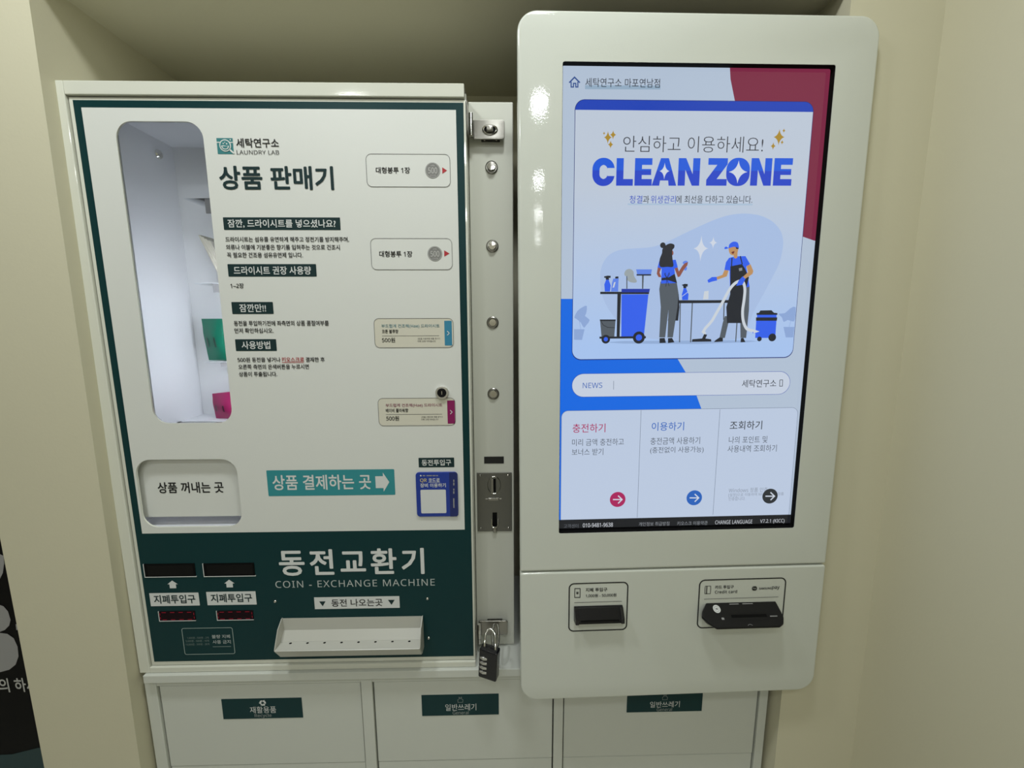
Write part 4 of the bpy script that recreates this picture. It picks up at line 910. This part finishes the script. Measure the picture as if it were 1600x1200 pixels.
poly(b1_([(604, 905), (762, 905), (752, 1040), (596, 1040)]), IB, I_ + 2); poly(b1_([(602, 880), (768, 880), (764, 906), (602, 906)]), IDK, I_ + 3); poly(b1_([(610, 858), (762, 858), (762, 880), (610, 880)]), IB, I_ + 3); poly(b1_([(636, 826), (722, 824), (742, 844), (768, 846), (768, 860), (606, 860), (606, 846), (624, 844)]), IDK, I_ + 4)
poly(b1_([(576, 984), (602, 980), (600, 1004), (576, 1004)]), IB, I_ + 3); scirc(1060 + 728 / 5, 320 + 1036 / 5, 6, IDK, I_ + 4); scirc(1060 + 628 / 5, 320 + 1048 / 5, 3.6, IDK, I_ + 4)
# sparkles and faint plants
for x, y, ra, rb in ((174, 342, 11, 19), (270, 297, 6, 9)):
    a, b = S.hit(1060 + x / 5, 320 + y / 5); scr.flat(S, star_pts(a, b, ra * .00104, rb * .00104, 0.1), 5 * LY, STARW)
poly(smooth(a1_([(36, 880), (60, 830), (100, 800), (134, 790), (128, 850), (120, 870), (156, 900), (130, 940), (110, 960), (86, 920), (50, 890)]), 2), IFAINT, 5); poly(a1_([(34, 972), (116, 972), (96, 1056), (34, 1054)]), IFAINT, 5); sline(a1_([(86, 972), (76, 910)]), 0.6, IFAINT, 5)
poly(smooth(b1_([(780, 852), (830, 846), (870, 810), (914, 800), (906, 900), (886, 910), (850, 900), (820, 916), (806, 880)]), 2), IFAINT, 5); poly(b1_([(818, 954), (904, 954), (894, 1036), (836, 1036)]), IFAINT, 5); sline(b1_([(862, 954), (876, 905)]), 0.6, IFAINT, 5)
# news bar
NB = E('news_white', 196, 206, 222); n0 = S.hit(894, 602)[0]; n1 = S.hit(1233.8, 598)[0]; n2 = S.hit(1064, 617.8)[1]; n3 = S.hit(1064, 582.5)[1]
scr.rr(S, (n0 - .0006, n1 + .0006, n2 - .0006, n3 + .0006), (n3 - n2) / 2, 2 * LY, E('news_line', 60, 84, 170)); scr.rr(S, (n0, n1, n2, n3), (n3 - n2) / 2 - .0002, 3 * LY, NB)
stext('NEWS', 910.4, 597.8, 940.9, 606.3, E('news_blue', 52, 98, 178), 5, 0.0); sline([(958.7, 595), (958.5, 608.5)], 0.8, E('divider', 120, 132, 150), 5)
stext('세탁연구소', 1159, 593, 1212.5, 605, DKT, 5); sline([(1218, 593.6), (1222.4, 593.5), (1222, 603.2), (1217.6, 603.3), (1218, 593.6)], 0.9, DKT, 5)
# three menu cards and the footer
MC = E('menu_white', 186, 200, 222); k0 = S.hit(877, 720)[0]; k1 = (S.hit(1245.3, 650)[0] + S.hit(1232.5, 800)[0]) / 2; k3 = (S.hit(920, 641.6)[1] + S.hit(1200, 637.6)[1]) / 2; k2 = S.hit(1055, 807.8)[1]
scr.rr(S, (k0 - .0005, k1 + .0006, k2 - .001, k3 + .0006), (0.0005, 0.0005, .011, .011), 3 * LY, E('menu_line', 112, 124, 146)); scr.rr(S, (k0, k1, k2, k3), (0.0005, 0.0005, .0105, .0105), 4 * LY, MC)
for xt, yt, xb, yb in ((1001.4, 641, 995.4, 808), (1124.6, 639.3, 1113.5, 804)): sline([(xt, yt), (xb, yb)], 0.7, E('divider', 120, 132, 150), 6)
CRM = E('menu_crimson', 168, 40, 92); MBL = E('menu_blue', 44, 98, 184); MDK = E('menu_dark', 46, 50, 54)
stext('충전하기', 894.5, 661.8, 945.7, 675.6, CRM, 6, 0.006); stext('이용하기', 1018, 659.3, 1068.4, 672.6, MBL, 6, 0.006); stext('조회하기', 1140, 657.4, 1190.3, 671, MDK, 6, 0.006)
G1 = E('soft_text', 88, 96, 108)
for body, x0, y0, x1, y1 in (('미리 금액 충전하고', 893.7, 685.2, 974.5, 696), ('보너스 받기', 893.3, 700.6, 942.4, 711), ('충전금액 사용하기', 1016, 683, 1093.4, 694), ('(충전없이 사용가능)', 1015.6, 697.6, 1099, 708.6), ('나의 포인트 및', 1138.4, 681.4, 1198.5, 692.2), ('사용내역 조회하기', 1136.5, 695.2, 1213, 706)): stext(body, x0, y0, x1, y1, G1, 6)
WM = E('watermark_text', 138, 148, 164)
stext('Windows 정품 인증', 1138.4, 761.8, 1199, 769, WM, 5); stext('[설정]으로 이동하여 Windows를 정품', 1138, 769.6, 1224, 775.4, WM, 5); stext('인증합니다.', 1138, 776, 1164, 781.8, WM, 5)
for x, y, mt in ((964.8, 780, CRM), (1084.3, 777.4, MBL), (1202.5, 774.8, MDK)):
    scirc(x, y, 12.7, mt, 7); sline([(x - 7.4, y), (x + 6.6, y)], 1.9, STARW, 9); sline([(x + .6, y - 6), (x + 6.8, y), (x + .6, y + 6)], 1.9, STARW, 9)
FT = emit('display_footer', rgb(30, 32, 36)); scr.flat(S, [(AX0, AZ0), (AX1, AZ0), (AX1, k2), (AX0, k2)], 6 * LY, FT)
FW = E('footer_white', 196, 200, 206); FG = E('footer_grey', 96, 100, 106); FM = E('footer_mid', 136, 140, 146)
stext('고객센터', 880.7, 818.3, 903.4, 824.4, FG, 8); stext('010-9481-9638', 910.4, 816.6, 957.4, 823, FW, 8, 0.01); stext('개인정보 취급방침', 997.8, 814.9, 1045.4, 821, FM, 8); stext('키오스크 이용약관', 1057.6, 813.8, 1105, 820, FM, 8); stext('CHANGE LANGUAGE', 1117, 812, 1174.8, 818, FW, 8, 0.0); stext('V7.2.1 (KICC)', 1187, 810.6, 1225, 817.6, FW, 8)
part(scr, 'touch_screen', kp, 'lit touch screen showing a cleaning notice and menu')

# guide labels and devices on the lower panel
m = MB(); q = K.box(888.2, 909.9, 980.8, 985.5); m.ring(K, q, 0.0095, 0.0021, 0.0004, INK)
m.text(K, '지폐 투입구', K.box(915, 918.2, 948.8, 924.3), .0005, INK, 0.024); m.text(K, '1,000원 - 50,000원', K.box(915, 927.4, 963, 932.9), .0005, INK, 0.02)
ib = K.box(897.4, 918.9, 906.8, 933.7); m.ring(K, ib, 0.0004, 0.0012, .0005, INK); m.text(K, '₩', (ib[0] + .0032, ib[1] - .0032, ib[2] + .006, ib[3] - .006), .0005, INK, 0.02)
m.rr(K, K.box(897.3, 939.9, 971.6, 940.7), 0.0002, .0005, INKGREY); part(m, 'guide_label', kp, 'black outlined banknote inlet label')
m = MB(); q = K.box(1090.5, 903.8, 1225.5, 979.7); m.ring(K, q, 0.0105, 0.0021, 0.0004, INK)
m.text(K, '카드 투입구', K.box(1117, 914.3, 1146.3, 919.7), .0005, INK, 0.024); m.text(K, 'Credit card', K.box(1117, 921.9, 1151.4, 926.8), .0005, INK, 0.02, 1.1)
ib = K.box(1101, 915.2, 1110.5, 927.8); m.ring(K, ib, 0.0012, 0.0009, .0005, INK); m.box(K, ib[0] + .0027, ib[0] + .0042, ib[2], ib[3], .0003, .0005, INK)
a, b = K.hit(1178.7, 919.2); m.rr(K, (a - .0044, a + .0044, b - .004, b + .004), 0.0034, .0005, INK); m.text(K, 'Pay', (a - .0027, a + .0027, b - .0016, b + .0016), .0007, KPAINT)
m.text(K, 'SAMSUNG', K.box(1185.8, 917.5, 1205.2, 920.7), .0005, INK, 0.03); m.text(K, 'pay', K.box(1206, 915.8, 1217.8, 921.6), .0005, INK, 0.015)
m.rr(K, K.box(1100, 933.8, 1215.9, 934.5), 0.0002, .0005, INKGREY); part(m, 'guide_label', kp, 'black outlined card inlet label')
# banknote acceptor
x0, x1 = 0.1155, 0.1992; m = MB()
m.hull([K.P(a, b, d) for a in (x0, x1) for b, d in ((0.9712, 0.0003), (0.9700, 0.004), (0.9512, 0.0155), (0.9478, 0.0155), (0.9440, 0.0003))], BLACK, 0.0009)
for s0, s1 in ((x0 + .0002, x0 + .0062), (x1 - .0062, x1 - .0002)):
    m.hull([K.P(a, b, d) for a in (s0, s1) for b, d in ((0.9712, 0.0005), (0.9700, 0.0062), (0.9560, 0.0172), (0.9476, 0.0172), (0.9476, 0.0005))], BLACKGLOSS, 0.0008)
acc = part(m, 'banknote_acceptor', kp)
m = MB(); m.box(K, x0 + .009, x1 - .009, 0.9505, 0.9540, 0.0130, 0.0150, MATTEBLACK, 0.0004); sub(m, 'note_mouth', acc)
# card reader
t0_, t1_, f0_ = K.P(*K.hit(1103.5, 942), 0.0004), K.P(*K.hit(1211.5, 939.2), 0.0004), K.P(*K.hit(1171, 979.4, 0.030), 0.030)
ux = (t1_ - t0_).normalized(); nn = ux.cross(((t0_ + t1_) / 2 - f0_)).normalized()
F = Surf(t0_, ux, nn.cross(ux))                                  # the sloping upper face of the reader
face = [F.P(*F.hit(x, y)) for x, y in ((1103.5, 942), (1211.5, 939.2), (1097, 956), (1096.5, 963), (1108, 973), (1121, 981.3), (1219, 978.4), (1224.5, 974), (1224.8, 965))]
low = [p - K.v * 0.0035 - K.n * 0.0006 for p in face[2:]]
wall_ = [K.P(0.347, 0.931, 0.0004), K.P(0.474, 0.931, 0.0004), K.P(0.339, 0.950, 0.0004), K.P(0.478, 0.950, 0.0004)]
m = MB(); m.hull(face + low + wall_, DEVICE, 0.0011); rd = part(m, 'card_reader', kp)
F = Surf(t0_ + nn * 0.0001, ux, nn.cross(ux))
def fb_(x0, y0, x1, y1): return F.box(x0, y0, x1, y1)
m = MB(); a, b = F.hit(1119.8, 951.5); m.flat(F, circ_pts(a, b, 0.0063), 0.0003, WHITEINK); m.flat(F, circ_pts(a, b, 0.0044), 0.0005, GREYTXT, [circ_pts(a, b, 0.0038)])
m.rr(F, (a - .002, a + .002, b - .0015, b + .0015), 0.0008, 0.0005, GREYTXT); sub(m, 'round_sticker', rd, 'white round contactless sticker')
m = MB(); q = fb_(1142.5, 960, 1198, 964.5); m.box(F, q[0], q[1], q[2], q[3], -0.001, 0.0004, MATTEBLACK); q = fb_(1141, 957.5, 1200, 969.5); m.ring(F, q, 0.001, 0.0006, 0.0003, BLACK); sub(m, 'card_slot', rd)
m = MB(); q = fb_(1127.5, 965, 1131.5, 968.5); m.rr(F, q, .0004, .0003, GREYTXT); sub(m, 'indicator_window', rd); m = MB(); m.rr(F, fb_(1203, 962, 1214.5, 963.4), .0003, .0003, GREYTXT)
sub(m, 'device_print', rd); m = MB(); a, b = F.hit(1172, 976.5); m.line(F, [(a + .0038 * math.cos(math.radians(t)), b - .0014 + .0022 * math.sin(math.radians(t))) for t in range(10, 171, 20)], .0005, .0003, GREYTXT)
sub(m, 'arc_mark', rd); m = MB()
q = fb_(1139, 941.6, 1176, 944.2); w_ = (q[1] - q[0]) / 2; m.rr(F, (q[0], q[0] + w_ * .8, q[2], q[2] + .0012), .0004, .0003, GREYTXT); sub(m, 'device_print', rd); m = MB(); m.rr(F, (q[0] + w_ * 1.1, q[1], q[2], q[2] + .0012), .0004, .0003, GREYTXT); sub(m, 'device_print', rd)
